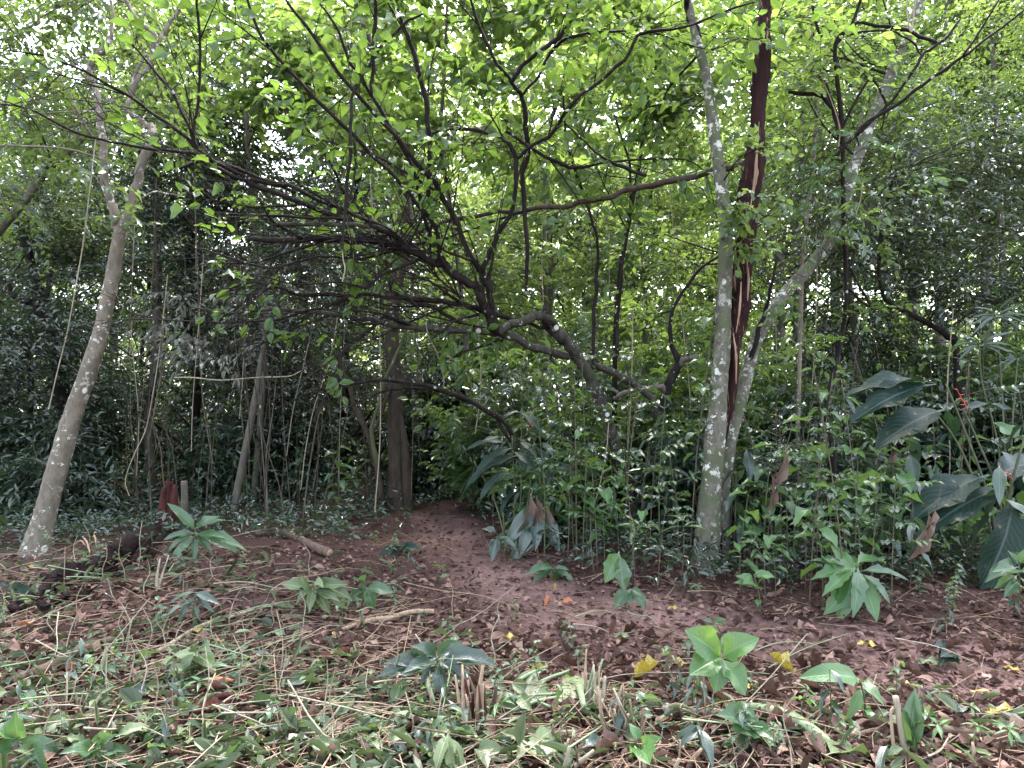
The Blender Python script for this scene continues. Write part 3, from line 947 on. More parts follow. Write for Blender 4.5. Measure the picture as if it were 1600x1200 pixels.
# long thin shoots sweeping up and left from the elbow
for k in range(38):
    u_ = rng.uniform(0, 1)
    st = P(775 - 170 * u_ + rng.normal(0, 5), 515 - 138 * u_ ** .8 + rng.normal(0, 5), 7.2 - .6 * u_)
    if k < 28:
        e = P(rng.uniform(130, 1000), rng.uniform(-60, 260), rng.uniform(5.6, 6.9))
    else:
        e = P(rng.uniform(150, 430), rng.uniform(300, 640), rng.uniform(5.9, 7.0))
    ln = np.linalg.norm(e - st)
    e = st + (e - st) * rng.uniform(.55, 1.0)
    bow = rng.normal(0, .05, 3) * ln + np.array([0, 0, -.05 if k < 28 else .06]) * ln
    c = np.array([st, st * .66 + e * .34 + bow, st * .33 + e * .67 + bow * .8 + rng.normal(0, .04, 3), e])
    r0 = rng.uniform(.006, .011)
    quick_tube('branch', ARCH, c, [r0, r0 * .75, r0 * .5, .0025], 'bark_dark', 6, 18, .15, AO, kink=True)
    BR.append((c, np.array([r0, .003]), .5 if k < 24 else .25, .3 if k < 24 else .22))
# side branches, twigs and leaves of the fan
tp, td, tl, leafy_t = [], [], [], []
lmb = MB()
BR2 = []
for p, rad, lf, tw in BR:
    seg = kinked(p, 60)
    L_ = np.linalg.norm(np.diff(seg, axis=0), axis=1).sum()
    runs = [(seg, lf)]
    if tw > 0:
        for k in range(int(L_ * (.9 if tw > .35 else 0))):
            t = int(rng.uniform(10, 52))
            T_ = norm(seg[t + 2] - seg[t - 2])
            sd = norm(np.cross(T_, norm(rng.normal(size=3))))
            ln = rng.uniform(.6, 1.5)
            d1 = norm(T_ + sd * rng.uniform(.4, .9))
            d2 = norm(d1 + rng.normal(0, .3, 3) + [0, 0, .15])
            c = np.array([seg[t], seg[t] + d1 * ln * .45, seg[t] + d1 * ln * .45 + d2 * ln * .55])
            r0 = float(np.interp(t / 59, np.linspace(0, 1, len(rad)), rad)) * .5
            quick_tube('branch', ARCH, c, [r0, r0 * .7, .002], 'bark_dark', 5, 12, .15, AO, kink=True)
            runs.append((kinked(c, 60), lf))
        if lf < .25:
            for k in range(int(L_ * 1.5)):
                t = int(rng.uniform(10, 57))
                T_ = norm(seg[t + 2] - seg[t - 2])
                d1 = norm(T_ + rng.normal(0, .45, 3) * [1, 1, .7])
                ln = rng.uniform(.6, 1.7)
                c = np.array([seg[t], seg[t] + d1 * ln * .5, seg[t] + d1 * ln * .5 + norm(d1 + rng.normal(0, .3, 3)) * ln * .5])
                lmb.tube(kinked(c, 8) - AO, np.linspace(.0055, .002, 8), 4)
    for sg, f in runs:
        ln = np.linalg.norm(np.diff(sg, axis=0), axis=1).sum()
        for k in range(int(ln * 6.5 * tw)):
            t = int(rng.uniform(8, 59))
            T_ = norm(sg[min(t + 1, 59)] - sg[t - 1])
            side = norm(np.cross(T_, norm(rng.normal(size=3))))
            tp.append(sg[t]); td.append(norm(T_ * rng.uniform(.5, 1.4) + side + np.array([0, 0, .2]))); tl.append(rng.uniform(.2, .75))
            leafy_t.append(rng.uniform() < f * .5)
tp, td, tl, leafy_t = np.array(tp), np.array(td), np.array(tl), np.array(leafy_t)
tp2 = tp + norm(td) * (tl * rng.uniform(.3, .8, len(tl)))[:, None]
td2 = norm(td + rng.normal(0, .6, td.shape))
twig_mesh(lmb, tp - AO, td, tl, .0045)
twig_mesh(lmb, tp2 - AO, td2, tl * .6, .003)
o = link('twigs', lmb.build('twigs', M['bark_dark']), ARCH)
o['kind'] = 'stuff'
ap, ad, al = np.vstack([tp[leafy_t], tp2[leafy_t]]), np.vstack([td[leafy_t], td2[leafy_t]]), np.concatenate([tl[leafy_t], tl[leafy_t] * .6])
up = np.tile([0, 0, 1.0], (len(ap), 1)) + rng.normal(0, .4, (len(ap), 3))
lp, ld, lu, ls = make_sprays(rng, ap, ad, up, al, 4, .125, .35)
finish_leaves(ARCH, AO, lp, ld, lu, ls, 'ovate', 'arch', .55, 280)

g0 = np.random.default_rng(88)
wb = [(P(g0.uniform(240, 470), g0.uniform(430, 560), g0.uniform(6.5, 7.6)), .26, P(470, 470, 6.8)) for _ in range(12)]
p_, d_, u_ = blob_sprays(g0, wb, 6, .3)
lp, ld, lu, ls = make_sprays(g0, p_, d_, u_, np.full(len(p_), .3), 7, .08)
ld[:, 2] -= .5
V_, Q_, U_ = scatter(simple(.4), lp - AO, frames(ld, lu), ls)
o = link('withered_leaves', mesh_from('withered_leaves', V_, Q_, M['withered'], None, False), ARCH)
o['kind'] = 'stuff'
o['label'] = 'withered grey leaves on the low left twigs'

# --- the stumpy dark tree behind the arch
ctl = [(1026, 800, 8.6, 34), (1026, 720, 8.6, 30), (1032, 660, 8.6, 22), (1042, 610, 8.6, 19), (1052, 585, 8.6, 19), (1060, 566, 8.6, 15), (1050, 540, 8.6, 9), (1047, 510, 8.6, 8), (1053, 480, 8.6, 7),
       (1075, 445, 8.6, 7), (1100, 415, 8.6, 6), (1150, 385, 8.6, 5), (1190, 350, 8.6, 3)]
r, org = start('crooked_tree', ctl, 'crooked dark tree with a stubby side limb behind the arching stem', 'tree')
q, _ = root_trunk(r, org, ctl, 'bark_dark', 10)
px_branch(r, org, [(1058, 570, 8.6, 15), (1075, 562, 8.5, 13), (1088, 556, 8.5, 10), (1090, 555, 8.5, 3)], 'bark_grey')
px_branch(r, org, [(1040, 612, 8.6, 12), (1020, 605, 8.5, 11), (1000, 606, 8.4, 11), (975, 615, 8.3, 10), (958, 622, 8.3, 8)], 'bark_grey')
region_crown(r, org, rng, (1000, 330, 1230, 500), (8.4, 10), 12, 20, 8, .09, 'elliptic', .5, 'mid', 'bark_dark', q[60:], 40, nlimb=4, limb_r=.012)

# --- slender trees that carry the bright canopy
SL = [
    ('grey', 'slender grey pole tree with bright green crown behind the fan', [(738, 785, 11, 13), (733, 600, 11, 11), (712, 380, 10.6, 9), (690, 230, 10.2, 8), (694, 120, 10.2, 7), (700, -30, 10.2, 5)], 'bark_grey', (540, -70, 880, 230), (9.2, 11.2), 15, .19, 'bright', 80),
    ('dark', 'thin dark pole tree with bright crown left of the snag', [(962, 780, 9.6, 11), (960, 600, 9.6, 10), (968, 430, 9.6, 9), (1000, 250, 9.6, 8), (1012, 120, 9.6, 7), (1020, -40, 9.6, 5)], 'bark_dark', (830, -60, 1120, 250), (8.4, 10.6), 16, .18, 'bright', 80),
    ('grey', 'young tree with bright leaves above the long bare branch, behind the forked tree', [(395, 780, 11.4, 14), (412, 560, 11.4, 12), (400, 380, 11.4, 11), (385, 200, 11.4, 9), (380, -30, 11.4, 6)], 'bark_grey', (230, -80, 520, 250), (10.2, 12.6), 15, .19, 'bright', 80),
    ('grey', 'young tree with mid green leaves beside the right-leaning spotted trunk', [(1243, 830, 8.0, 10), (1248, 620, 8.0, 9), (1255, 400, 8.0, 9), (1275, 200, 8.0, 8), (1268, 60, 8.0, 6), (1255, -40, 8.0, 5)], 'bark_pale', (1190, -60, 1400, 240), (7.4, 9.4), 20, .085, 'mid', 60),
    ('grey', 'thin tree in the gap under the long bare branch, its leaves coloured as lit', [(862, 740, 13.5, 10), (858, 560, 13.5, 9), (850, 380, 13.5, 8), (860, 200, 13.5, 6)], 'bark_grey', (650, 340, 1000, 600), (12, 15), 26, .13, 'bright_far', 40),  # light from the gap behind is put into the paler leaf colour
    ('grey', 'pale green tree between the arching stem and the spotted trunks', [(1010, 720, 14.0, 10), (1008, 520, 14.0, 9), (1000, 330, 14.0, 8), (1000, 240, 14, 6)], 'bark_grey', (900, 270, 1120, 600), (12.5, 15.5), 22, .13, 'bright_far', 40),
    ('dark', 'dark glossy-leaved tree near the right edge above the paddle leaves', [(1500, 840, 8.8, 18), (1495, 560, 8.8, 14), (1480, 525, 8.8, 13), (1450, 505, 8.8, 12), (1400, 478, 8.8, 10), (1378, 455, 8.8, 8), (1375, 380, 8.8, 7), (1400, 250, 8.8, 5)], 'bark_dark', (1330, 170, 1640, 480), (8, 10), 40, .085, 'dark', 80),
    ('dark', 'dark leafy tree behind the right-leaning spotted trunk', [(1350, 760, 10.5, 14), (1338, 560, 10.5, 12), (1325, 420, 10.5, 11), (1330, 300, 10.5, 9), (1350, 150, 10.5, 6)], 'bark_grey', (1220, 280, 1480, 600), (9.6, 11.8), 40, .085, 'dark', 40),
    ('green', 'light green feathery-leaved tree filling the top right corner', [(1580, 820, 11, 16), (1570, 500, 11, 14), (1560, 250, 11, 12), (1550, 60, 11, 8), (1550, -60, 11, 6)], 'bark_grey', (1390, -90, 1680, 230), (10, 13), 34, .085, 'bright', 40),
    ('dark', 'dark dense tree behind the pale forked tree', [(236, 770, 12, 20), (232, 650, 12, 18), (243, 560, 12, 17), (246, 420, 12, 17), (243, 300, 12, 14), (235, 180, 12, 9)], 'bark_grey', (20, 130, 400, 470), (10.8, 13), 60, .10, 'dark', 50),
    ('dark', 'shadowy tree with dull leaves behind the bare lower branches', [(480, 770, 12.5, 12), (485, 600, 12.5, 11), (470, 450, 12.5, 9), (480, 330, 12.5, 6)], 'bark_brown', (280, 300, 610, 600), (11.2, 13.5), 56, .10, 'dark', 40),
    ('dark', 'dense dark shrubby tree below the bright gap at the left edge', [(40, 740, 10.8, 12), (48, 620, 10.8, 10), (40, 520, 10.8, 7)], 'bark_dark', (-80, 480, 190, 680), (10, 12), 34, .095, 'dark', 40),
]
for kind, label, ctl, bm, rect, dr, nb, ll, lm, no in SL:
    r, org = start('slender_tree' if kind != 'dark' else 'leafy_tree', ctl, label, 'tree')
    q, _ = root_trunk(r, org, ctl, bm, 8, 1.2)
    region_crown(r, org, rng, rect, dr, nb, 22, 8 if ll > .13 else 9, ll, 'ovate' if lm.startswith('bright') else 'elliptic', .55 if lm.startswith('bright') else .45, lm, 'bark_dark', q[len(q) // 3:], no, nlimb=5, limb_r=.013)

# thin trunks in the left gloom
r, org = start('young_tree', [(362, 805, 9.8, 17), (375, 745, 9.8, 15), (392, 660, 9.8, 14), (402, 600, 9.8, 12), (414, 520, 9.8, 9), (418, 430, 9.8, 6)], 'slim grey-brown leaning trunk between the red stump and the brown trunk', 'tree')
q, _ = root_trunk(r, org, [(362, 805, 9.8, 17), (375, 745, 9.8, 15), (392, 660, 9.8, 14), (402, 600, 9.8, 12), (414, 520, 9.8, 9), (418, 430, 9.8, 6)], 'bark_grey', 8, 1.2)
region_crown(r, org, rng, (330, 380, 520, 520), (9.2, 10.4), 10, 16, 8, .09, 'elliptic', .45, 'dark', 'bark_dark', q[30:], 30, nlimb=3, limb_r=.01)
r, org = start('young_tree', [(598, 800, 10.2, 13), (575, 760, 10.2, 12), (592, 700, 10.2, 11), (575, 650, 10.2, 10), (553, 620, 10.2, 8), (545, 590, 10.2, 5)], 'thin reddish stem kinked beside the foot of the brown trunk', 'tree')
root_trunk(r, org, [(598, 800, 10.2, 13), (592, 745, 10.2, 12), (575, 680, 10.2, 11), (556, 640, 10.2, 10), (545, 600, 10.2, 8), (530, 560, 10.2, 4)], 'bark_brown', 8, 1.2)
px_branch(r, org, [(590, 730, 10.2, 10), (580, 670, 10.1, 8), (600, 600, 10.0, 7), (625, 540, 10.0, 6), (640, 500, 10, 4)], 'stem')

# curving bare branches upper right: a climbing shrub that leans on the spotted trunk
ctl = [(1310, 860, 7.2, 10), (1300, 700, 7.2, 9), (1290, 640, 7.2, 9), (1308, 560, 7.2, 10), (1322, 470, 7.1, 8), (1318, 330, 7.0, 9), (1316, 200, 6.9, 9), (1305, 75, 6.8, 8), (1330, 40, 6.7, 7), (1348, -10, 6.6, 6)]
r, org = start('climbing_shrub', ctl, 'dark twisting climber with long curved bare shoots, upper right', 'climber')
q, _ = root_trunk(r, org, ctl, 'bark_dark', 8, 1.1)
for c in ([(1300, 250, 6.95, 7), (1345, 200, 6.85, 8), (1400, 165, 6.75, 8), (1450, 125, 6.6, 7), (1510, 85, 6.5, 6), (1570, 40, 6.4, 5), (1620, 0, 6.3, 4)],
          [(1340, 210, 6.85, 6), (1390, 160, 6.8, 6), (1430, 110, 6.7, 6), (1445, 80, 6.7, 6), (1475, 65, 6.7, 7), (1500, 28, 6.7, 4)],
          [(1305, 70, 6.8, 7), (1340, 35, 6.75, 7), (1390, 42, 6.7, 7), (1430, 52, 6.7, 7), (1465, 68, 6.7, 6)],
          [(1310, 60, 6.8, 5), (1350, 48, 6.75, 4), (1400, 50, 6.7, 4), (1430, 70, 6.7, 4), (1440, 90, 6.7, 3)],
          [(1505, 88, 6.5, 5), (1530, 50, 6.4, 4), (1560, 0, 6.3, 3)], [(1316, 200, 6.9, 6), (1360, 120, 6.8, 5), (1385, 160, 6.8, 5), (1378, 200, 6.8, 3)],
          [(1315, 215, 6.9, 7), (1302, 170, 6.9, 8), (1280, 148, 6.9, 9), (1255, 148, 6.9, 9), (1234, 143, 6.9, 6)], [(1280, 120, 6.9, 7), (1300, 160, 6.9, 7), (1312, 220, 6.9, 7)],
          [(1322, 450, 7.1, 6), (1360, 480, 7.1, 5), (1330, 420, 7.0, 5), (1345, 360, 7.0, 4)],
          [(1270, 10, 6.9, 5), (1278, 45, 6.9, 6), (1290, 70, 6.9, 4)]):
    px_branch(r, org, c, 'bark_dark')
region_crown(r, org, rng, (1240, 200, 1460, 330), (6.4, 7.2), 8, 6, 8, .08, 'elliptic', .45, 'plant', 'bark_dark', q[50:], 40, nlimb=4, limb_r=.007, rb=(.15, .35), slen=.35)

region_crown(r, org, rng, (1220, 300, 1400, 540), (6.2, 6.9), 10, 6, 8, .085, 'elliptic', .45, 'mid', 'bark_dark', q[20:], 60, nlimb=5, limb_r=.006, rb=(.2, .4), slen=.35)
mb = MB()
o0 = P(1240, 420, 6.9)
for k in range(46):
    c0 = P(rng.uniform(1180, 1330), rng.uniform(230, 420), rng.uniform(6.6, 7.3))
    pts = [c0]
    dv = norm(rng.normal(0, 1, 3) * [1, .6, 1.2])
    for s in range(4):
        dv = norm(dv + rng.normal(0, .55, 3) + [0, 0, -.15])
        pts.append(pts[-1] + dv * rng.uniform(.1, .28))
    mb.tube(spline(pts, 16) - o0, np.linspace(.005, .003, 16), 4)
o = link('vine_tangle', mb.build('vine_tangle', M['bark_brown']), None, o0)
tag(o, 'tangle of thin dead brown vines hung over the leaning spotted trunk', 'vine')
# ------------------------------------------------------------------ trees and shrubs farther in: a few kinds, copied
WEEDS = []
PEND = []          # (object, base label) whose label still has to be told apart


def plain_tree(name, seed, H, base, spread, r0, nb, per, nl, llen, mat, bm, w=.5):
    g = np.random.default_rng(seed)
    root = link(name, None)
    bend = g.normal(0, .25, (5, 2)) * np.linspace(0, 1, 5)[:, None] * H / 8
    tr = np.array([[bend[k][0], bend[k][1], -.15 + (H * .92 + .15) * k / 4] for k in range(5)])
    q = spline(tr, 40)
    mb = MB()
    mb.tube(q, np.linspace(r0, r0 * .2, 40) * (1 + .4 * np.exp(-np.linspace(0, H, 40) / .3)), 8, .06, True, g)
    kid(root, link('trunk', mb.build('trunk', M[bm]), root))
    blobs = []
    for k in range(nb):
        z = base + (H - base) * g.uniform(0, 1) ** .85
        rad = spread * (1 - .55 * ((z - base) / (H - base)) ** 2) * math.sqrt(g.uniform(.03, 1))
        a = g.uniform(0, 6.283)
        st = q[int(np.clip((z - .5 * rad) / H, .1, .95) * 39)]
        blobs.append((np.array([st[0] + rad * math.cos(a), st[1] + rad * math.sin(a), z]), g.uniform(.5, .95) * H / 9, st))
    for c, r, st in blobs[:5]:
        quick_tube('branch', root, [st, (st + c) / 2 + [0, 0, .2], c], [r0 * .35, r0 * .22, .008], bm, 5, 8, .05)
    mb = MB()
    for c, r, st in blobs[5:]:
        mb.tube(spline([st, (st + c) / 2 + [0, 0, .15], c], 6), np.linspace(r0 * .25, .007, 6), 5)
    p, d, up = blob_sprays(g, blobs, per, .7)
    sl_ = .7 * g.uniform(.7, 1.3, len(p))
    o = link('limbs', mb.build('limbs', M[bm]), root)
    o['kind'] = 'stuff'
    kid(root, o)
    lp, ld, lu, ls = make_sprays(g, p, d, up, sl_, nl, llen)
    finish_leaves(root, np.zeros(3), lp, ld, lu, ls, None, mat, w)
    return root


def shrub(name, seed, H, spread, nb, per, nl, llen, mat, w=.45, bm='stem', nstem=7):
    g = np.random.default_rng(seed)
    root = link(name, None)
    blobs, stems = [], []
    for k in range(nstem):
        a, rr = g.uniform(0, 6.283), spread * g.uniform(.1, .8)
        top = np.array([rr * math.cos(a), rr * math.sin(a), H * g.uniform(.6, 1.0)])
        b = np.array([.12 * rr * math.cos(a), .12 * rr * math.sin(a), -.08])
        s = spline([b, (b + top) / 2 + g.normal(0, .07, 3), top], 10)
        stems.append(s)
        kid(root, quick_tube('stem', None, s, [.014, .010, .004], bm, 5, 10))
        bpy.data.objects[KIDS[root.name][-1].name].parent = root
    for k in range(nb):
        s = stems[g.integers(nstem)]
        st = s[g.integers(2, 10)]
        blobs.append((st + g.normal(0, .16, 3) * [1.2, 1.2, .8] * spread, g.uniform(.18, .4) * spread + .08, st))
        blobs[-1][0][2] = max(blobs[-1][0][2], .12)
    p, d, up = blob_sprays(g, blobs, per, .35)
    sl_ = .35 * g.uniform(.7, 1.3, len(p))
    lp, ld, lu, ls = make_sprays(g, p, d, up, sl_, nl, llen)
    finish_leaves(root, np.zeros(3), lp, ld, lu, ls, None, mat, w, 0, 'foliage')
    return root


def settle(o, x, y, rz, sc, dz=-.02):
    o.location = (float(x), float(y), float(gz(x, y)) + dz)
    o.rotation_euler = (0, 0, rz)
    o.scale = (sc, sc, sc)


LMK = [(95, 6.9, 'the pale forked tree'), (265, 8.3, 'the rotten red stump'), (385, 9.8, 'the slim leaning trunk'),
       (622, 10.6, 'the straight brown trunk'), (960, 8.1, 'the arching stem'), (1112, 6.5, 'the spotted twin trunks'),
       (1300, 6.9, 'the dark climber'), (1520, 5.6, 'the paddle-leaved plant')]


def where(px, d):
    k = min(range(len(LMK)), key=lambda i: abs(px - LMK[i][0]) + 25 * abs(d - LMK[i][1]) ** .5)
    x, dd, nm = LMK[k]
    if d > dd + 3.2:
        return 'far behind ' + nm
    if d > dd + 1.0 and abs(px - x) < 130:
        return 'behind ' + nm
    if d < dd - 1.0 and abs(px - x) < 130:
        return 'in front of ' + nm
    return ('left of ' if px < x else 'right of ') + nm


def pend(o, what, cat, group, p):
    px, py = proj(p)
    tag(o, '', cat, group)
    PEND.append((o, what + ' ' + where(px, p[1]), px))


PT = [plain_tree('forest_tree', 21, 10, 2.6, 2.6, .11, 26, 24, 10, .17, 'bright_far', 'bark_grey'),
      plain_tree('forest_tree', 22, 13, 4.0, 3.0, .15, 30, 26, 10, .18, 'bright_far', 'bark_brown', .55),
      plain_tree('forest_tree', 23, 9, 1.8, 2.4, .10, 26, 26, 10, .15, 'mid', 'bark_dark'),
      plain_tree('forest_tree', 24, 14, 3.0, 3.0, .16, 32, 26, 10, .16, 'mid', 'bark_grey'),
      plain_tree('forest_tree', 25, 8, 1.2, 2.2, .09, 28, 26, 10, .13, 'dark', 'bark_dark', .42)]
PTL = ['tall light green tree', 'lofty light green tree', 'mid green tree', 'lofty mid green tree', 'low dense dark green tree']
first = [True] * 5
g = np.random.default_rng(5)
TREES = []
for d0, n in ((14.5, 9), (18, 11), (23, 14), (29, 17)):
    for k in range(n):
        px = -180 + 1960 * (k + g.uniform(.15, .85)) / n
        d = d0 + g.uniform(-1.6, 2.2)
        c = (px - 800) / FPX * d
        if 560 < px < 1120:
            kind = int(g.choice([0, 1, 0, 1, 3]))
            if d0 < 16 and k % 2:
                continue
        elif px < 560:
            kind = int(g.choice([4, 2, 2, 3, 4]))
        else:
            kind = int(g.choice([2, 3, 4, 0, 3]))
        if 590 < px < 800 and d < 22:
            continue
        if 0 < px < 270 and d < 24:
            kind = 4
        TREES.append((kind, c, d, g.uniform(.85, 1.2)))
for kind, x, y, sc in TREES:
    o = PT[kind] if first[kind] else copy_tree(PT[kind])
    first[kind] = False
    settle(o, x, y, g.uniform(0, 6.28), sc)
    pend(o, PTL[kind], 'tree', 'trees standing farther in the forest', np.array([x, y, 2.0]))

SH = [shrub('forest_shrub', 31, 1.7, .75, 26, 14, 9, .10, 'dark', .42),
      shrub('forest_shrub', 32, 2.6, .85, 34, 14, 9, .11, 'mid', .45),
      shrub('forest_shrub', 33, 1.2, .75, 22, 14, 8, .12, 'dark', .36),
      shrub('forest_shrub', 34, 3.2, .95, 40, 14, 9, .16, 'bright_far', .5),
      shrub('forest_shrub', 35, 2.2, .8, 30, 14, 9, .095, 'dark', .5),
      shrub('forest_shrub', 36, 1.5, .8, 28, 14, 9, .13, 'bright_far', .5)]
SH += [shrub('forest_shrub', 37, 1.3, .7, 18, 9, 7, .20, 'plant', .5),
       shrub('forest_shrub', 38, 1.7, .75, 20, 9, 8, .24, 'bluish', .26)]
SHL = ['dark green leafy shrub', 'tall mid green shrub', 'low dark narrow-leaved shrub', 'tall light green shrub', 'dark round-leaved shrub', 'low light green shrub', 'large-leaved mid green shrub', 'bluish long-leaved shrub']
firsts = [True] * 8
SHR = []
for d0, n in ((6.9, 14), (7.7, 18), (8.7, 18), (9.6, 16), (10.2, 12), (12, 16), (14.5, 18), (18, 18), (22.5, 18)):
    for k in range(n):
        px = -120 + 1840 * (k + g.uniform(.1, .9)) / n
        d = d0 + g.uniform(-.7, .9)
        x = (px - 800) / FPX * d
        if float(path_dist(x, d)) < (1.9 if d > 8 else 1.45) and d < 13.5 or (d < 8.7 and 890 < px < 1060) or (d < 7.4 and 1040 < px < 1180) or (d < 8 and px > 1440):
            continue
        if d < 11.5 and 150 < px < 700:
            continue
        if d < 9.6 and px < 780:
            continue
        if 660 < px < 1090:
            kind = int(g.choice([3, 5, 1, 3, 5])) if d > 11 else int(g.choice([1, 6, 7, 4]))
        elif px <= 660:
            kind = int(g.choice([0, 2, 4, 0, 4])) if d < 20 else int(g.choice([1, 4, 0]))
        else:
            kind = int(g.choice([6, 7, 6, 1, 7, 4])) if d < 8.4 else int(g.choice([0, 1, 4, 1, 4, 7]))
        SHR.append((kind, x, d, g.uniform(.8, 1.2) * (.62 if d < 8 else .8 if d < 9 else 1)))
for px, d, kind, sc in ((652, 12.2, 5, .5), (675, 13.2, 5, .7), (700, 13.0, 5, .55), (722, 12.4, 5, .6), (745, 12.0, 6, .7), (690, 14.2, 3, .7), (715, 14.8, 3, .8), (660, 14.6, 3, .75), (770, 13.2, 5, .9), (640, 11.9, 6, .5),
                        (738, 15.5, 3, 1.0), (668, 15.8, 3, .95), (702, 16.5, 3, 1.1)):
    SHR.append((kind, (px - 800) / FPX * d, d, sc))
for kind, x, y, sc in SHR:
    o = SH[kind] if firsts[kind] else copy_tree(SH[kind])
    firsts[kind] = False
    settle(o, x, y, g.uniform(0, 6.28), sc)
    pend(o, SHL[kind], 'shrub', 'shrubs of the forest understorey', np.array([x, y, 1.0]))

# the far wood: one mass
n = 7500
xx, yy = g.uniform(-48, 48, n), g.uniform(34, 44, n)
zz = np.where(np.arange(n) < 2600, 13 * g.uniform(0, 1, n) ** .8 + .3, 7 * g.uniform(0, 1, n))
p = np.stack([xx, yy, zz], -1)
d = norm(g.normal(0, 1, (n, 3)) * [1, 1, .4])
lp, ld, lu, ls = make_sprays(g, p, d, np.array([0, 0, 1.]) + g.normal(0, .5, (n, 3)), g.uniform(1.0, 1.8, n), 12, .34)
V, Q, U = scatter(simple(.55), lp, frames(ld, lu), ls)
o = link('far_forest', mesh_from('far_forest', V, Q, M['bright_far'], None, False))  # no haze volume: the pale leaf colour stands in for it
tag(o, 'mass of forest closing the view in the distance, leaves tinted light green for haze', 'forest', None, 'stuff')

# low ground cover under the trees
n = 13000
pxs, dd_ = g.uniform(-250, 1850, n), 5.6 + 12 * g.uniform(0, 1, n) ** 1.3
xx = (pxs - 800) / FPX * dd_
pd = path_dist(xx, dd_)
ok = (pd > 1.25) & ((dd_ > 9.0) | (pxs > 780) | ((pxs < 260) & (dd_ > 7.5)))
ok |= (pxs < 560) & (dd_ > 7.2) & (pd > 1.4) & (g.uniform(0, 1, n) < .55)
ok |= (dd_ > 10.4) & (dd_ < 15) & (pxs > 600) & (pxs < 780) & (g.uniform(0, 1, n) < .6)
ok &= ~((pxs > 780) & (dd_ < 5.8)) & (g.uniform(0, 1, n) < np.where((pd < 2) & (dd_ < 10.4), .35, .9))
xx, yy = xx[ok], dd_[ok]
n = len(xx)
p = np.stack([xx, yy, gz(xx, yy) + g.uniform(.02, .22, n)], -1)
d = norm(np.stack([g.normal(size=n), g.normal(size=n), g.uniform(.1, 1.1, n)], -1))
lp, ld, lu, ls = make_sprays(g, p, d, np.array([0, 0, 1.]) + g.normal(0, .4, (n, 3)), g.uniform(.1, .3, n), 5, .075)
V, Q, U = scatter(simple(.42), lp, frames(ld, lu), ls)
o = link('undergrowth', mesh_from('undergrowth', V, Q, M['dark'], None, False))
tag(o, 'low dark green undergrowth covering the forest floor under the trees', 'undergrowth', None, 'stuff')

# ------------------------------------------------------------------ saplings with leaves of their own
def sapling(seed, kind, H, mat, nleaf, ll, tm, stem='stem', r=.007, name='sapling'):
    g = np.random.default_rng(seed)
    root = link(name, None)
    lean = g.normal(0, .08, 2) * H
    top = np.array([lean[0], lean[1], H])
    s = spline([[0, 0, -.05], [lean[0] * .2 + g.normal(0, .02), lean[1] * .2 + g.normal(0, .02), H * .45], top], 14)
    quick_tube('stem', root, s, [r, r * .8, r * .4], stem, 5, 14)
    at = lambda t: s[int(np.clip(t, 0, 1) * 13)]
    if kind == 'alt':
        for k in range(nleaf):
            t = .35 + .65 * (k + 1) / nleaf
            a = k * 2.4 + g.uniform(-.4, .4)
            e = g.uniform(-.35, .35)
            d = np.array([math.cos(a), math.sin(a), e])
            leaf_obj(root, tm, mat, at(t), d, [0, 0, 1], ll * g.uniform(.75, 1.2))
    elif kind == 'whorl':
        for k in range(nleaf):
            a = k * 6.283 / nleaf + g.uniform(-.25, .25)
            d = np.array([math.cos(a), math.sin(a), g.uniform(-.25, .45)])
            leaf_obj(root, tm, mat, at(1.0 - .12 * g.uniform()), d, [0, 0, 1], ll * g.uniform(.8, 1.15))
    elif kind == 'compound':
        nf = 6
        for f in range(nf):
            t = .45 + .55 * (f + 1) / nf
            a = f * 2.4 + g.uniform(-.3, .3)
            p0 = at(t)
            dv = np.array([math.cos(a), math.sin(a), .25])
            L = ll * 2.6
            p1 = p0 + dv * L + [0, 0, -.06 * L]
            quick_tube('petiole', root, [p0, (p0 + p1) / 2 + [0, 0, .06 * L], p1], [.0035, .002], stem, 4, 6)
            sd = norm(np.cross(dv, [0, 0, 1]))
            m = nleaf // nf
            for q_ in range(m):
                tt = .35 + .65 * (q_ // 2 + 1) / ((m + 1) // 2)
                sg = 1 if q_ % 2 else -1
                pos = p0 + (p1 - p0) * tt + [0, 0, .05 * L * math.sin(tt * 3.1)]
                d = norm(dv) * .7 + sd * sg * .8 + [0, 0, -.15]
                if q_ == m - 1:
                    d = dv
                leaf_obj(root, tm, mat, pos, d, [0, 0, 1], ll * g.uniform(.85, 1.15))
    elif kind == 'droop':
        for k in range(nleaf):
            t = .3 + .7 * (k + 1) / nleaf
            a = k * 2.6 + g.uniform(-.4, .4)
            d = np.array([math.cos(a), math.sin(a), g.uniform(-.9, -.2)])
            leaf_obj(root, tm, mat, at(t), d, [math.cos(a), math.sin(a), 1], ll * g.uniform(.8, 1.2))
    return root


SPK = [('alt', .85, 'plant', 11, 0.169, 'elliptic', 'slender sapling with broad oval leaves'),
       ('compound', 1.0, 'plant', 30, 0.098, 'elliptic', 'feathery sapling with small paired leaflets'),
       ('droop', 1.25, 'bluish', 13, 0.221, 'lance', 'thin sapling with long drooping narrow leaves'),
       ('whorl', .55, 'plant', 7, 0.247, 'lance', 'small plant with whorled narrow leaves'),
       ('alt', 1.5, 'bluish', 14, 0.156, 'ovate', 'tall thin sapling with dark bluish leaves'),
       ('compound', 1.45, 'bluish', 30, 0.111, 'obovate', 'tall sapling with dark leaflets'),
       ('droop', .6, 'plant', 8, .20, 'long', 'low plant with broad drooping leaves'),
       ('alt', 1.9, 'plant', 15, 0.130, 'elliptic', 'very tall spindly sapling with small leaves'),
       ('alt', 1.1, 'fresh', 8, .24, 'ovate', 'sapling with large fresh green leaves'),
       ('droop', 1.0, 'bluish', 7, .36, 'long', 'plant with very long hanging dark leaves')]
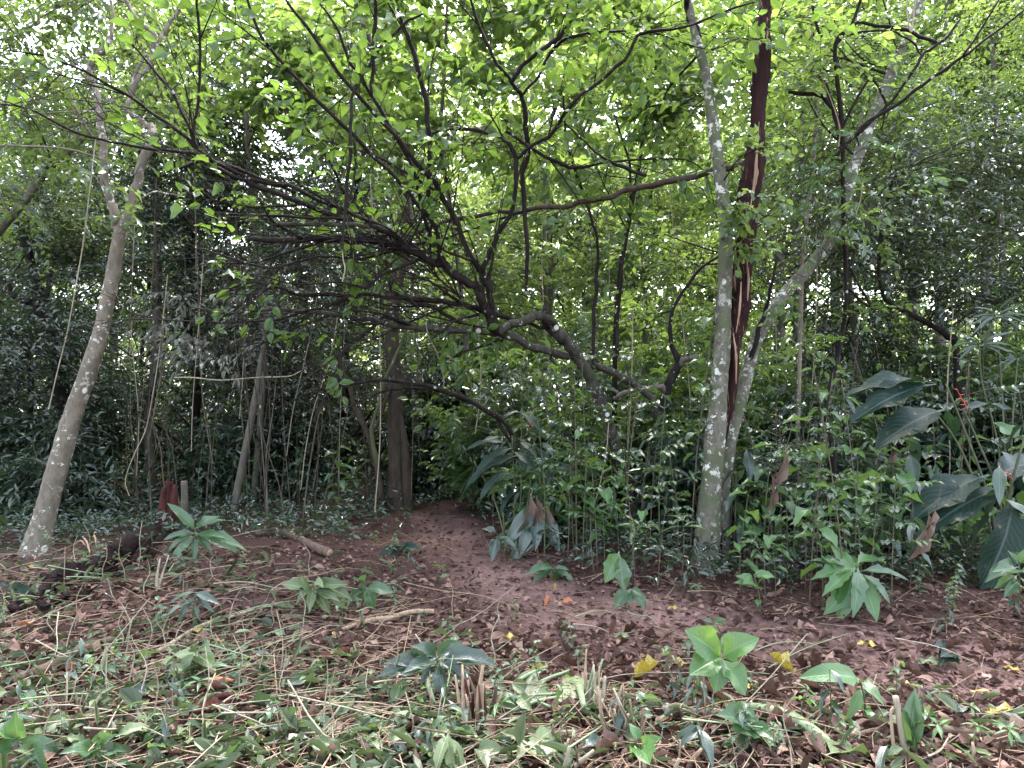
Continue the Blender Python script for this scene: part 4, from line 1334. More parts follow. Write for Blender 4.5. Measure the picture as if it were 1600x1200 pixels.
SPS = [sapling(41 + i, k, H, m, nl, ll, tm, 'stemdry' if i % 2 else 'stem') for i, (k, H, m, nl, ll, tm, _) in enumerate(SPK)]
fs = [True] * len(SPK)


def put_sapling(i, x, y, sc, rz):
    o = SPS[i] if fs[i] else copy_tree(SPS[i])
    fs[i] = False
    settle(o, x, y, rz, sc, 0)
    pend(o, SPK[i][6], 'sapling', 'saplings growing under the trees', np.array([x, y, .5]))


# in front of the thicket to the right of the path
WEED = [sapling(71, 'alt', .16, 'plant', 8, .055, 'elliptic', 'stem', .003, 'weed'), sapling(72, 'whorl', .10, 'fresh', 6, .07, 'lance', 'stem', .003, 'weed'),
        sapling(73, 'droop', .2, 'bluish', 7, .08, 'long', 'stem', .003, 'weed'), sapling(74, 'alt', .24, 'plant', 10, .05, 'ovate', 'stemdry', .003, 'weed')]
WEEDL = ['small upright weed with oval leaves', 'tiny weed with a whorl of narrow leaves', 'small weed with drooping bluish leaves', 'wiry weed with small pointed leaves']
fw = [True] * 4
for k in range(170):
    px, py = g.uniform(-10, 1610), g.uniform(830, 1195)
    p = G(px, py)
    if float(path_dist(p[0], p[1])) < 1.1:
        continue
    i = int(g.integers(4))
    o = WEED[i] if fw[i] else copy_tree(WEED[i])
    fw[i] = False
    settle(o, p[0], p[1], g.uniform(0, 6.28), g.uniform(.6, 1.35), .01)
    o.rotation_euler = (g.normal(0, .2), g.normal(0, .2), g.uniform(0, 6.28))
    tag(o, '', 'weed', 'small weeds in the clearing')
    WEEDS.append((o, WEEDL[i], px, py))
spots = []
for k in range(100):
    px = 800 + 820 * (k + g.uniform(.1, .9)) / 100
    by = 915 + 25 * min(1, max(0, (px - 900) / 400)) + g.uniform(-75, 12)
    p = G(px, by)
    if float(path_dist(p[0], p[1])) < 1.15 or (px > 1430 and p[1] < 5.8) or abs(px - 1110) < 30 and by > 880:
        continue
    h = g.uniform()
    i = int(g.choice([1, 0, 3, 5, 8, 7, 9])) if by > 880 else int(g.choice([0, 1, 2, 4, 5, 8, 9]))
    spots.append((i, p[0], p[1], g.uniform(.65, 1.35) * (.8 if by > 890 else 1.0), g.uniform(0, 6.28)))
# second row, and the dim left side
for k in range(26):
    px = 760 + 880 * (k + g.uniform(.1, .9)) / 26
    d = g.uniform(7.2, 9.2)
    x = (px - 800) / FPX * d
    if float(path_dist(x, d)) > 1.4:
        spots.append((int(g.choice([2, 4, 5, 7, 7])), x, d, g.uniform(.9, 1.35), g.uniform(0, 6.28)))
for k in range(34):
    px = -20 + 610 * (k + g.uniform(.1, .9)) / 34
    d = g.uniform(9.2, 12.0)
    x = (px - 800) / FPX * d
    if float(path_dist(x, d)) > 1.5:
        spots.append((int(g.choice([4, 5, 7, 0, 2, 3])), x, d, g.uniform(.7, 1.3), g.uniform(0, 6.28)))
for s in spots:
    put_sapling(*s)

# ------------------------------------------------------------------ hanging lianas
def vine(ctl, label, mat='stemdry', name='hanging_vine', jit=.03):
    pts = np.array([P(a, b, c) for a, b, c in ctl])
    w = .006
    org = pts[np.argmin(pts[:, 2])]
    o = quick_tube(name, None, pts, w, mat, 5, 8 * len(ctl), .1, org)
    o.location = [float(c) for c in org]
    tag(o, label, 'vine', 'vines hanging between the trees')


vine([(470, 765, 9.0), (478, 700, 9.0), (490, 640, 9.0), (510, 580, 8.9), (520, 540, 8.8), (530, 480, 8.7)], 'pale wavy vine hanging low between the slim trunk and brown trunk', 'straw2')
vine([(150, 215, 6.85), (140, 300, 6.8), (130, 380, 6.8), (118, 450, 6.8), (105, 520, 6.85), (90, 580, 6.9), (76, 640, 6.9)], 'pale vine hanging beside the pale forked trunk', 'straw2')
vine([(262, 430, 8.6), (250, 540, 8.5), (240, 610, 8.5), (228, 670, 8.5), (212, 705, 8.4), (200, 735, 8.4), (196, 755, 8.4), (202, 775, 8.4)], 'curved thin vine ending behind the pale forked trunk', 'straw2')
vine([(664, 480, 7.0), (668, 520, 7.0), (684, 555, 7.0), (693, 590, 7.0), (693, 606, 7.0)], 'short lichened dead twig dangling right of the brown trunk', 'bark_pale')
vine([(536, 390, 5.95), (536, 405, 5.95), (539, 420, 5.95), (535, 440, 5.95)], 'short pale dead twig dangling below the forked branches', 'straw2')
vine([(951, 660, 7.6), (948, 700, 7.55), (940, 745, 7.5), (930, 785, 7.4)], 'straight pale vine crossing the arching stem', 'straw2')
vine([(1283, 120, 6.8), (1300, 160, 6.8), (1312, 200, 6.8), (1310, 230, 6.8)], 'pink-grey dead vine beside the dark climber', 'straw')
vine([(1348, 285, 6.4), (1345, 310, 6.4), (1337, 335, 6.4)], 'short pale hooked vine in front of the dark climber', 'straw2')
vine([(1418, -10, 6.0), (1418, 30, 6.0), (1424, 50, 6.0), (1428, 20, 6.0), (1432, -20, 6.0)], 'pale looped vine near the top right corner', 'straw2')
vine([(272, 590, 6.3), (300, 590, 6.35), (345, 594, 6.5), (400, 590, 6.7), (450, 588, 6.9), (470, 580, 7.0)], 'horizontal dead twig on the left, coloured pale to look lit', 'straw2')  # the light on this twig is put into its pale stem colour
for k in range(46):
    px = (g.uniform(200, 600) if k < 18 else g.uniform(640, 1120) if k < 36 else g.uniform(1150, 1560))
    d = g.uniform(8.4, 10.5)
    z0, z1 = g.uniform(250, 520), g.uniform(640, 800)
    a = g.normal(0, 25)
    pts = [(px + a, z0, d), (px + a * .6 + g.normal(0, 6), z0 * .6 + z1 * .4, d), (px + a * .2 + g.normal(0, 6), z0 * .25 + z1 * .75, d), (px, z1, d)]
    P4 = np.array([P(*q_) for q_ in pts])
    o = quick_tube('hanging_vine', None, P4, g.uniform(.004, .008), ['stemdry', 'bark_brown', 'straw2'][k % 3], 5, 22, .1, P4[-1])
    o.location = [float(c) for c in P4[-1]]
    pend(o, ['thin dry vine hanging', 'thin brown vine hanging', 'thin pale vine hanging'][k % 3], 'vine', 'vines hanging between the trees', P4[2])

# bare thin stems standing in the gloom
for k in range(44):
    px = g.uniform(215, 600) if k < 24 else g.uniform(640, 1000) if k < 32 else g.uniform(1170, 1480)
    d = g.uniform(8.8, 11.2) if k < 32 else g.uniform(7.0, 8.6)
    x = (px - 800) / FPX * d
    if float(path_dist(x, d)) < 1.3:
        continue
    b0 = onground(x, d, -.05)
    h = g.uniform(1.3, 3.2)
    ln = g.normal(0, .16, 2) * h
    pts = np.array([b0, b0 + [ln[0] * .3 + g.normal(0, .05), ln[1] * .3, h * .4], b0 + [ln[0] * .6 + g.normal(0, .06), ln[1] * .6, h * .7], b0 + [ln[0], ln[1], h]])
    w = g.uniform(.006, .013)
    o = quick_tube('bare_stem', None, pts, [w, w * .8, w * .6, w * .3], ['bark_grey', 'stemdry', 'bark_brown'][k % 3], 6, 18, .1, b0, kink=True)
    o.location = [float(v) for v in b0]
    pend(o, ['bare grey stem standing', 'bare tan stem standing', 'bare brown stem standing'][k % 3], 'stem', 'bare thin stems standing under the trees', b0)
# ------------------------------------------------------------------ plants one can single out
def stem_plant(name, org, label, cat, stems, group=None):
    """stems: (points relative to org, radii, material, [(t, direction, up, size, template, material, wscale)])"""
    r = thing(name, org, label, cat, group)
    for pts, rad, mat, leaves in stems:
        pts = np.asarray(pts, float)
        quick_tube('stem', r, pts, rad, mat, 6, 14)
        s = spline(pts, 40)
        for t, d, u, size, tm, lm, ws in leaves:
            leaf_obj(r, tm, lm, s[int(t * 39)], d, u, size, wscale=ws)
    return r


def rel(px, py, d, org):
    return P(px, py, d) - org


def px_leaf(r, org, base, tip, up, tm, mat, ws=1.0, name='leaf'):
    """a leaf from base to tip, both (px, py, distance)"""
    a, b = P(*base), P(*tip)
    L = np.linalg.norm(b - a)
    return leaf_obj(r, tm, mat, a, (b - a) / L, up, L * 1.03, name=name, origin=org, wscale=ws)


def root_at(px, py):
    return G(px, py)


TOC = [0, -.75, .75]        # blades that face the camera, tilted up
# the red-flowered paddle-leaved plant on the right
org = root_at(1560, 905)
dH = org[1]
r = thing('paddle_leaf_plant', org, 'large dark paddle-leaved plant with red pointed flower bracts, right edge', 'plant')
HD = r
st = [([(1560, 905, dH), (1556, 850, dH), (1550, 800, dH), (1547, 760, dH)], .02),
      ([(1562, 905, dH), (1540, 800, dH + .1), (1500, 700, dH + .15), (1458, 640, dH + .1)], .012),
      ([(1564, 905, dH), (1545, 780, dH), (1510, 680, dH), (1478, 600, dH)], .012),
      ([(1568, 905, dH), (1572, 800, dH), (1590, 720, dH - .1), (1610, 660, dH - .1)], .014),
      ([(1566, 905, dH), (1562, 780, dH + .2), (1528, 690, dH + .3), (1505, 640, dH + .3)], .012),
      ([(1570, 905, dH), (1575, 810, dH - .2), (1582, 785, dH - .3)], .013)]
for ctl, w in st:
    quick_tube('stalk', r, [P(*c) for c in ctl], [w, w * .7], 'stem', 8, 20, .0, org)
for base, tip, up, ws in (
        ((1546, 742, dH), (1434, 776, dH - .25), [-.1, -.45, .9], 1.08), ((1572, 762, dH - .05), (1450, 796, dH - .35), [0, -.45, .88], .95),
        ((1584, 778, dH - .3), (1566, 908, dH - .62), [.1, -.9, .35], 1.22), ((1476, 640, dH + .1), (1384, 664, dH - .2), [.1, -.5, .85], 1.08),
        ((1474, 636, dH + .1), (1500, 668, dH + .4), [.1, -.5, .85], 0.94), ((1460, 598, dH), (1332, 584, dH - .1), [0, -.35, .95], 0.86),
        ((1462, 600, dH), (1346, 618, dH - .3), [0, -.5, .85], 0.86), ((1500, 640, dH + .3), (1578, 622, dH + .2), [.1, -.3, .9], 0.94),
        ((1600, 670, dH - .1), (1660, 640, dH - .2), [0, -.5, .85], 1.01), ((1552, 745, dH), (1640, 700, dH + .3), [0, -.6, .8], 1.08),
        ((1606, 660, dH - .1), (1560, 690, dH + .2), [-.3, -.5, .8], 1.15), 
        
        ):
    px_leaf(r, org, base, tip, up, 'paddle', 'paddle', ws * 1.18)
px_leaf(r, org, (1590, 690, dH + .3), (1562, 655, dH + .4), TOC, 'ovate', 'fresh', 1.3)['label'] = 'yellow-green backlit leaf'
for ctl in ([(1512, 640), (1506, 628), (1500, 618), (1494, 606)], [(1556, 745), (1566, 740), (1574, 742), (1584, 750)]):
    pts = np.array([P(a, b, dH - .30) for a, b in ctl])
    quick_tube('rachis', r, pts, [.004, .002], 'red', 5, 10, 0, org)
    for k in range(5):
        s = spline(pts, 30)[5 + 5 * k]
        sg = 1 if k % 2 else -1
        leaf_obj(r, 'lance', 'red', s, [sg * .8, -.2 + g.normal(0, .15), .35 + g.normal(0, .2)], [0, -.6, .8], .052 * g.uniform(.7, 1.2), 'bract', org, .9)

# palm-like leaf above it
org = root_at(1575, 870)
r = thing('fan_leaf_plant', org, 'fan-leaved plant with narrow pale rays behind the red-flowered paddle plant', 'plant')
for ctl in ([(1575, 870, 7.0), (1560, 700, 7.0), (1535, 600, 7.0), (1530, 540, 7.0)], [(1577, 870, 7.0), (1580, 700, 7.0), (1585, 620, 7.0), (1590, 560, 7.0)], [(1575, 870, 7.0), (1570, 700, 7.1), (1562, 560, 7.2), (1555, 495, 7.2)]):
    quick_tube('stalk', r, [P(*c) for c in ctl], [.012, .007], 'stem', 6, 16, 0, org)
    c = P(*ctl[-1])
    for k in range(9):
        a = -2.0 + 4.0 * k / 8 + math.pi / 2 + g.uniform(-.08, .08)
        leaf_obj(r, 'lance', 'bluish', c, [math.cos(a), -.35, .55 * math.sin(a) - .15], [0, -.6, .8], (.34 if ctl[0][0] == 1575 else .22) * g.uniform(.8, 1.1), origin=org, wscale=.5)

# foreground sapling with five broad light green leaves
org = root_at(1103, 1128)
d0 = org[1]
r = thing('seedling', org, 'upright seedling with five broad fresh green leaves beside the path', 'sapling')
quick_tube('stem', r, [org + [0, 0, -.03], P(1101, 1080, d0), P(1098, 1035, d0), P(1100, 1000, d0)], [.006, .005, .003], 'straw2', 6, 14, 0, org)
quick_tube('stem', r, [P(1112, 1100, d0), P(1117, 1070, d0), P(1126, 1035, d0)], [.004, .003, .002], 'straw', 6, 10, 0, org)
for tip, up, ws in (((1094, 990), [-.2, -.75, .6], 1.15), ((1168, 996), [.1, -.7, .7], 1.15), ((1089, 1040), [-.1, -.7, .7], 1.2), ((1168, 1074), [.2, -.75, .6], 1.25), ((1122, 1072), [0, -.8, .5], 1.1)):
    px_leaf(r, org, (1126, 1028, d0), (tip[0], tip[1], d0 - .12), up, 'obovate', 'fresh', ws)
px_leaf(r, org, (1126, 1022, d0), (1146, 985, d0 + .05), TOC, 'elliptic', 'fresh', 1.0)

# big toothed-leaf plant
org = root_at(1335, 958)
d0 = org[1]
r = thing('toothed_leaf_plant', org, 'bushy plant with large jagged mid green leaves at the path edge', 'plant')
quick_tube('stem', r, [org + [0, 0, -.04], P(1338, 920, d0), P(1340, 880, d0)], [.012, .008], 'stem', 6, 12, 0, org)
for k, (tip, tz) in enumerate((((1270, 862), 0), ((1302, 848), .1), ((1340, 855), .2), ((1418, 888), -.1), ((1385, 858), .2), ((1375, 955), -.25), ((1345, 948), -.3), ((1290, 915), -.2), ((1300, 950), -.3),
                               ((1395, 925), -.2), ((1272, 890), -.1), ((1318, 965), -.3))):
    px_leaf(r, org, (1338 + g.uniform(-6, 6), 893 + g.uniform(-15, 10), d0), (tip[0], tip[1], d0 + tz + g.uniform(-.12, .12)), [g.uniform(-.5, .5), g.uniform(-.7, -.2), .8], 'tooth', 'fresh' if k % 3 else 'plant', g.uniform(.8, 1.15))

# the two hanging oval leaves
org = root_at(978, 950)
d0 = org[1]
r = thing('broad_leaf_seedling', org, 'low seedling with two large hanging oval pale green leaves', 'plant')
quick_tube('stem', r, [org + [0, 0, -.03], P(974, 890, d0), P(966, 862, d0)], [.006, .004], 'stem', 6, 10, 0, org)
px_leaf(r, org, (968, 862, d0 - .02), (946, 908, d0 - .12), [-.1, -.95, .2], 'flat', 'fresh', 1.25)
px_leaf(r, org, (968, 866, d0 - .04), (976, 926, d0 - .14), [.15, -.95, .2], 'flat', 'plant', 1.0)
for t in ((1000, 925), (985, 940), (1010, 945), (960, 945)):
    px_leaf(r, org, (985, 920, d0), (t[0], t[1], d0 - .1), TOC, 'elliptic', 'plant', 1.1)

# ginger-like plant with long horizontal leaves
org = root_at(800, 862)
d0 = org[1] + .3
r = thing('ginger_plant', org, 'clump of cane stems with long lance leaves spreading left over the path', 'plant')
for sx, top in ((790, (770, 690)), (800, (800, 680)), (808, (835, 690)), (796, (740, 720)), (812, (872, 715)), (804, (815, 640))):
    s = [P(sx, 862, org[1]), P((sx + top[0]) / 2 + 4, 780, d0), P(top[0], top[1], d0)]
    s[0][2] = org[2] - .04
    quick_tube('stem', r, s, [.011, .006], 'stem', 6, 14, 0, org)
for base, tip in (((790, 692), (735, 682)), ((800, 700), (742, 718)), ((808, 712), (725, 732)), ((795, 735), (748, 760)), ((810, 690), (840, 700)), ((790, 690), (765, 672)), ((830, 700), (812, 735)), ((835, 695), (870, 735)),
                  ((800, 705), (840, 722)), ((780, 725), (722, 745)), ((870, 720), (905, 740)), ((870, 720), (850, 760)), ((815, 645), (850, 665)), ((815, 645), (790, 640)), ((812, 760), (775, 790)), ((850, 760), (880, 790))):
    px_leaf(r, org, (base[0], base[1], d0), (tip[0], tip[1], d0 - .2 + g.uniform(-.1, .1)), [g.uniform(-.1, .1), -.35, .95], 'long', 'paddle', .95)
for base, tip in (((838, 790), (795, 838)), ((842, 795), (838, 845)), ((848, 800), (872, 850)), ((835, 800), (815, 855)), ((845, 815), (800, 870))):
    px_leaf(r, org, (base[0], base[1], d0 - .5), (tip[0], tip[1], d0 - .8), [0, -.9, .4], 'long', 'bluish', 1.2)
for base, tip in (((838, 775), (842, 850)), ((830, 770), (812, 890)), ((850, 790), (866, 830))):
    px_leaf(r, org, (base[0], base[1], d0 - .55), (tip[0], tip[1], d0 - .65), [.3, -.9, .1], 'curled_long', 'deadleaf', .8, 'dead_leaf')
px_leaf(r, org, (825, 660, d0), (836, 668, d0), TOC, 'lance', 'red', 1.2, 'bract')
px_leaf(r, org, (828, 650, d0), (824, 662, d0), TOC, 'lance', 'red', 1.2, 'bract')

# plants with a description of their own: (base px, label, name, cat, leaves [(base),(tip)], template, material, width)
def tuft(px, py, label, leaves, tm, mat, ws=1.0, name='leafy_plant', up=(0, -.6, .8), stem='stem', hub=None, near=.12, rr=.006):
    org = root_at(px, py)
    d0 = org[1]
    r = thing(name, org, label, 'plant')
    hub = hub or (px, py - 40)
    h = P(hub[0], hub[1], d0)
    quick_tube('stem', r, [org + [0, 0, -.03], (org + h) / 2 + [.01, 0, 0], h], [rr, rr * .6], stem, 6, 10, 0, org)
    for t in leaves:
        b = (t[2], t[3]) if len(t) == 4 else hub
        f = g.uniform(0, .3) if len(t) != 4 and t[1] > hub[1] - 8 else 0
        b = (b[0] * (1 - f) + px * f, b[1] * (1 - f) + py * f)
        px_leaf(r, org, (b[0], b[1], d0), (t[0], t[1], d0 - near * g.uniform(-.6, 1.5)), [up[0] + g.uniform(-.45, .45), up[1] + g.uniform(-.25, .25), up[2]], tm, mat, ws * g.uniform(.8, 1.1))
    for k in range(len(leaves) // 2):                        # younger, smaller leaves lower on the stem
        f, an = g.uniform(.1, .75), g.uniform(0, 6.28)
        b = org * f + h * (1 - f)
        leaf_obj(r, tm, mat, b, [math.cos(an), math.sin(an), g.uniform(-.3, .5)], [0, 0, 1], g.uniform(.045, .10), origin=org, wscale=ws)
    return r


tuft(300, 990, 'plant with a hand of seven dark hanging leaflets left of the bare branch', [(265, 945), (275, 968), (297, 985), (313, 968), (330, 950), (335, 935), (268, 930)], 'long', 'bluish', .9, 'palmate_plant', hub=(305, 925))
tuft(300, 870, 'leafy plant with pointed leaves in front of the rotten red stump', [(272, 785), (322, 800), (345, 828), (255, 832), (258, 850), (330, 855), (262, 870), (305, 870), (375, 835), (380, 850), (290, 812), (350, 800)], 'long', 'plant', 1.0, hub=(305, 828))
px_ = tuft(322, 1060, 'pale seedling with yellowish upturned leaves beside a long pale stick', [(298, 995), (318, 1000), (268, 1015), (275, 1040), (272, 1052), (330, 1028), (300, 1052)], 'lance', 'cut', 1.6, 'seedling', hub=(306, 1020), stem='straw2')
tuft(560, 960, 'cut shoot with drooping oval leaves standing in the litter', [(555, 895), (568, 908), (560, 942), (608, 918), (585, 950), (540, 935)], 'elliptic', 'plant', 1.0, 'cut_shoot', hub=(572, 910), stem='stick')
tuft(628, 870, 'small plant with grey-blue leaves on the path near the brown trunk', [(592, 862), (612, 868), (628, 845), (640, 858), (618, 852), (645, 868), (650, 850)], 'elliptic', 'paddle', 1.0, 'seedling', hub=(625, 858))
tuft(690, 1095, 'clump of dark green broad leaves lying forward in the litter', [(640, 1035), (612, 1025), (655, 1062), (700, 1000), (690, 1085), (660, 1005), (720, 1010), (745, 1030), (730, 1055), (600, 1040), (770, 1020)], 'elliptic', 'bluish', .8, 'leafy_plant', hub=(685, 1030))
tuft(480, 960, 'heap of pale cut leaves drooping from a stem left of the path', [(455, 912), (470, 930), (490, 960), (505, 945), (520, 925), (545, 922), (500, 905), (470, 905), (485, 945), (440, 905), (530, 905), (462, 935), (515, 955), (478, 950), (540, 940), (450, 920), (500, 935)], 'elliptic', 'cut', .75, 'cut_shoot', hub=(490, 912))
tuft(855, 905, 'dark-leaved plant at the thicket edge beside the path bend', [(830, 888), (845, 885), (862, 900), (872, 935), (885, 885), (900, 905), (878, 915), (835, 900)], 'elliptic', 'plant', .9, 'leafy_plant', hub=(868, 885))
tuft(790, 878, 'glossy dark plant at the left foot of the cane clump', [(758, 822), (775, 840), (760, 850), (768, 870), (790, 838), (805, 850)], 'elliptic', 'bluish', 1.0, 'leafy_plant', hub=(778, 835))
tuft(1135, 800, 'light green palmate sapling in front of the spotted twin trunks', [(1130, 652), (1160, 655), (1185, 660), (1200, 672), (1190, 690), (1180, 705), (1150, 690), (1125, 682)], 'lance', 'fresh', 1.3, 'palmate_plant', hub=(1165, 668), near=.05, up=(0, -.3, .9))
tuft(1100, 830, 'thin shoot with narrow leaves crossing the foot of the spotted trunks', [(1080, 715), (1085, 728), (1150, 720), (1145, 740), (1095, 745), (1130, 745)], 'lance', 'plant', 1.1, 'leafy_plant', hub=(1115, 722), near=.05)
tuft(1300, 870, 'plant with bluish broad leaves below the hanging dead leaf', [(1245, 778), (1262, 760), (1290, 765), (1310, 775), (1255, 790), (1285, 795), (1320, 790)], 'ovate', 'paddle', 1.0, 'leafy_plant', hub=(1285, 778))
tuft(1322, 880, 'bright green whorled plant among dark saplings', [(1280, 795), (1290, 782), (1310, 778), (1330, 785), (1345, 805), (1335, 820), (1300, 800)], 'lance', 'fresh', 1.3, 'leafy_plant', hub=(1312, 795))
tuft(1365, 880, 'plant with hanging lobed leaves left of the hanging brown leaf', [(1345, 780), (1340, 800), (1375, 815), (1390, 800), (1385, 770), (1360, 745), (1400, 790)], 'elliptic', 'plant', 1.0, 'leafy_plant', hub=(1370, 778))
tuft(1190, 960, 'low oval-leaved seedling right of the spotted twin trunks', [(1155, 895), (1170, 905), (1195, 890), (1205, 895), (1150, 905), (1180, 912)], 'elliptic', 'fresh', 1.3, 'seedling', hub=(1178, 898))
tuft(1590, 960, 'whorl of narrow green leaves under the hanging paddle leaf', [(1545, 895), (1560, 915), (1575, 925), (1610, 850), (1580, 860), (1570, 880), (1600, 905), (1620, 890)], 'elliptic', 'plant', .8, 'leafy_plant', hub=(1592, 885))
tuft(1475, 1030, 'small grey-green seedling on the leaf-strewn bank at the right', [(1470, 1000), (1485, 1015), (1495, 1030), (1478, 1025)], 'elliptic', 'paddle', 1.0, 'seedling', hub=(1480, 1020))
tuft(1190, 1160, 'pale green seedling right of the five-leaved seedling', [(1148, 1108), (1165, 1130), (1160, 1162), (1185, 1120), (1200, 1140), (1195, 1160), (1180, 1165), (1175, 1110)], 'elliptic', 'plant', 1.0, 'seedling', hub=(1175, 1135))
tuft(1352, 1125, 'bright single-bladed shoot arching beside the path', [(1282, 1036), (1385, 1155, 1338, 1092), (1332, 1118), (1378, 1085, 1345, 1065)], 'long', 'fresh', 1.2, 'seedling', hub=(1343, 1062))
tuft(705, 1205, 'bunch of long light green leaves hanging at the bottom edge', [(672, 1200), (700, 1205), (718, 1215), (690, 1190), (660, 1165), (730, 1190)], 'long', 'cut', .9, 'leafy_plant', hub=(700, 1142))
tuft(20, 1195, 'dark broad-leaved weeds in the bottom left corner', [(-15, 1130), (20, 1125), (45, 1180), (70, 1160), (0, 1170), (60, 1200), (95, 1170), (-20, 1190)], 'ovate', 'plant', 1.0, 'leafy_plant', hub=(30, 1160))
tuft(150, 1200, 'glossy dark green weeds at the bottom edge left of the straw', [(110, 1165), (130, 1190), (155, 1150), (185, 1165), (175, 1195), (195, 1185), (140, 1160)], 'ovate', 'plant', 1.0, 'leafy_plant', hub=(150, 1178))
tuft(62, 1165, 'single serrated bluish leaf on a short stem, bottom left', [(62, 1185), (50, 1150)], 'tooth', 'paddle', 1.6, 'seedling', hub=(64, 1142))
tuft(1010, 1200, 'yellow-green new shoot among cut stalks at the bottom', [(1005, 1165), (1020, 1150), (990, 1130), (1012, 1185)], 'obovate', 'fresh', .9, 'seedling', hub=(1000, 1170))
tuft(1110, 1190, 'dark drooping withered leaves under the five-leaved seedling', [(1050, 1150), (1062, 1160), (1105, 1180), (1120, 1185), (1085, 1150)], 'long', 'bluish', .9, 'leafy_plant', hub=(1090, 1128))
tuft(1130, 1000, 'small yellow-tinged weed at the far path edge', [(1100, 966), (1120, 978), (1128, 965)], 'elliptic', 'plant', .9, 'seedling', hub=(1115, 972))
tuft(30, 935, 'broad pale grey-green leaves by the rotten log end', [(-10, 920), (22, 935), (40, 925), (0, 910), (50, 940)], 'ovate', 'paddle', 1.0, 'leafy_plant', hub=(15, 912))
tuft(145, 560, 'whitish young leaf pair growing on the pale forked trunk', [(125, 515), (128, 522), (150, 520), (140, 545)], 'elliptic', 'white', .9, 'seedling', hub=(148, 526)) if False else None

# dead leaves hanging in the thicket
for label, pts in (('large curled brown dead leaf hanging right of the spotted twin trunks', ((1228, 702, 6.0), (1216, 765, 5.95), (1206, 740, 6.0), (1210, 800, 6.0))),
                   ('torn brown dead leaf hanging below the paddle leaves', ((1462, 795, 5.6), (1440, 850, 5.55), (1452, 800, 5.6), (1436, 880, 5.6))),
                   ('small folded pale brown dead leaf hanging in the dark thicket', ((1396, 698, 6.2), (1398, 726, 6.15), (1394, 706, 6.2), (1390, 722, 6.2)))):
    a = P(*pts[0])
    r = thing('hanging_dead_leaf', a, label, 'dead leaf')
    for b, t, w in ((pts[0], pts[1], .75), (pts[2], pts[3], .5)):
        px_leaf(r, a, b, t, [.35, -.9, .1], 'curled_long', 'deadleaf', w, 'blade')
    hang = P(pts[0][0] + 8, pts[0][1] - 60, pts[0][2] + .1)
    quick_tube('stalk', r, [a, (a + hang) / 2 + [.02, 0, 0], hang], [.003, .002], 'stemdry', 4, 8, 0, a)
# ------------------------------------------------------------------ logs, stumps, sticks
def log(name, label, cat, pts2, r, mat, rough=.12, sides=10, bury=.3, group=None, parts=None):
    pts = np.array([G(a, b) for a, b in pts2])
    rad = np.interp(np.linspace(0, 1, len(pts)), np.linspace(0, 1, len(r)), r)
    pts[:, 2] += rad * (1 - bury)
    org = pts[0] - [0, 0, rad[0]]
    if parts is None:
        o = quick_tube(name, None, pts, r, mat, sides, max(14, 8 * len(pts)), rough, org)
        o.location = [float(c) for c in org]
        return tag(o, label, cat, group), org
    root = thing(name, org, label, cat, group)
    quick_tube('log_body', root, pts, r, mat, sides, max(14, 8 * len(pts)), rough, org)
    return root, org


r, org = log('rotten_log', 'black rotten log lying in the cut weeds, crumbling to the left', 'log',
             [(18, 958), (60, 940), (110, 915), (165, 885), (215, 862), (255, 835)], [.03, .06, .075, .085, .10, .09], 'rotten', .5, 14, .45, None, True)
for k in range(80):
    t = g.uniform(0, 1)
    p = G(30 + 225 * t + g.uniform(-14, 24), 952 - 110 * t + g.uniform(-8, 32))
    a = g.normal(.55, .7)
    L = g.uniform(.05, .17)
    dv = np.array([math.cos(a), math.sin(a), g.normal(0, .35)]) * L
    z_ = g.uniform(.0, .14) * (1 if k % 2 else .3)
    w_ = g.uniform(.008, .026)
    c = np.array([p + [0, 0, z_], p + dv * .5 + g.normal(0, .012, 3) + [0, 0, z_], p + dv + [0, 0, z_]])
    mb = MB()
    mb.tube(kinked(c, 5), [w_ * .6, w_, w_ * 1.1, w_ * .8, w_ * .3], 4, .6, True, g)
    mb.V = [v - org for v in mb.V]
    link('splinter', mb.build('splinter', M['rotten' if k % 6 else 'redwood'], False), r)
for a, b, e, f in ((128, 868, 140, 888), (146, 865, 150, 880), (133, 882, 118, 872)):
    p0, p1 = G(a, b) + [0, 0, .16], G(e, f) + [0, 0, .13]
    quick_tube('splinter', r, [p0, (p0 + p1) / 2 + [0, 0, .03], p1], [.004, .010, .003], 'palewood', 6, 10, .5, org)

org = G(262, 838)
r = thing('rotten_stump', org, 'upright red-brown rotten stump standing at the head of the log', 'stump')
tops = [(255, 762), (262, 750), (268, 752), (274, 757), (266, 768), (258, 775)]
for k, (a, b) in enumerate(tops):
    base = org + [(-.07 + .028 * k), g.uniform(-.05, .05), -.06]
    top = P(a, b, org[1] + (k % 3 - 1) * .05)
    quick_tube('splinter', r, [base, (base + top) / 2 + g.normal(0, .012, 3), top], [.085, .06, .016], 'redwood', 8, 14, .22, org)
org = G(287, 832)
r = thing('cut_stump', org, 'thin cut grey stump with a pale sawn top beside the red stump', 'stump')
top = P(288, 752, org[1])
quick_tube('trunk', r, [org + [0, 0, -.05], (org + top) / 2 + [.01, 0, 0], top], [.05, .042, .04], 'bark_grey', 10, 12, .06, org)
quick_tube('cut_face', r, [top - [0, 0, .006], top + [0, 0, .004]], [.037, .036], 'palewood', 10, 3, .02, org)

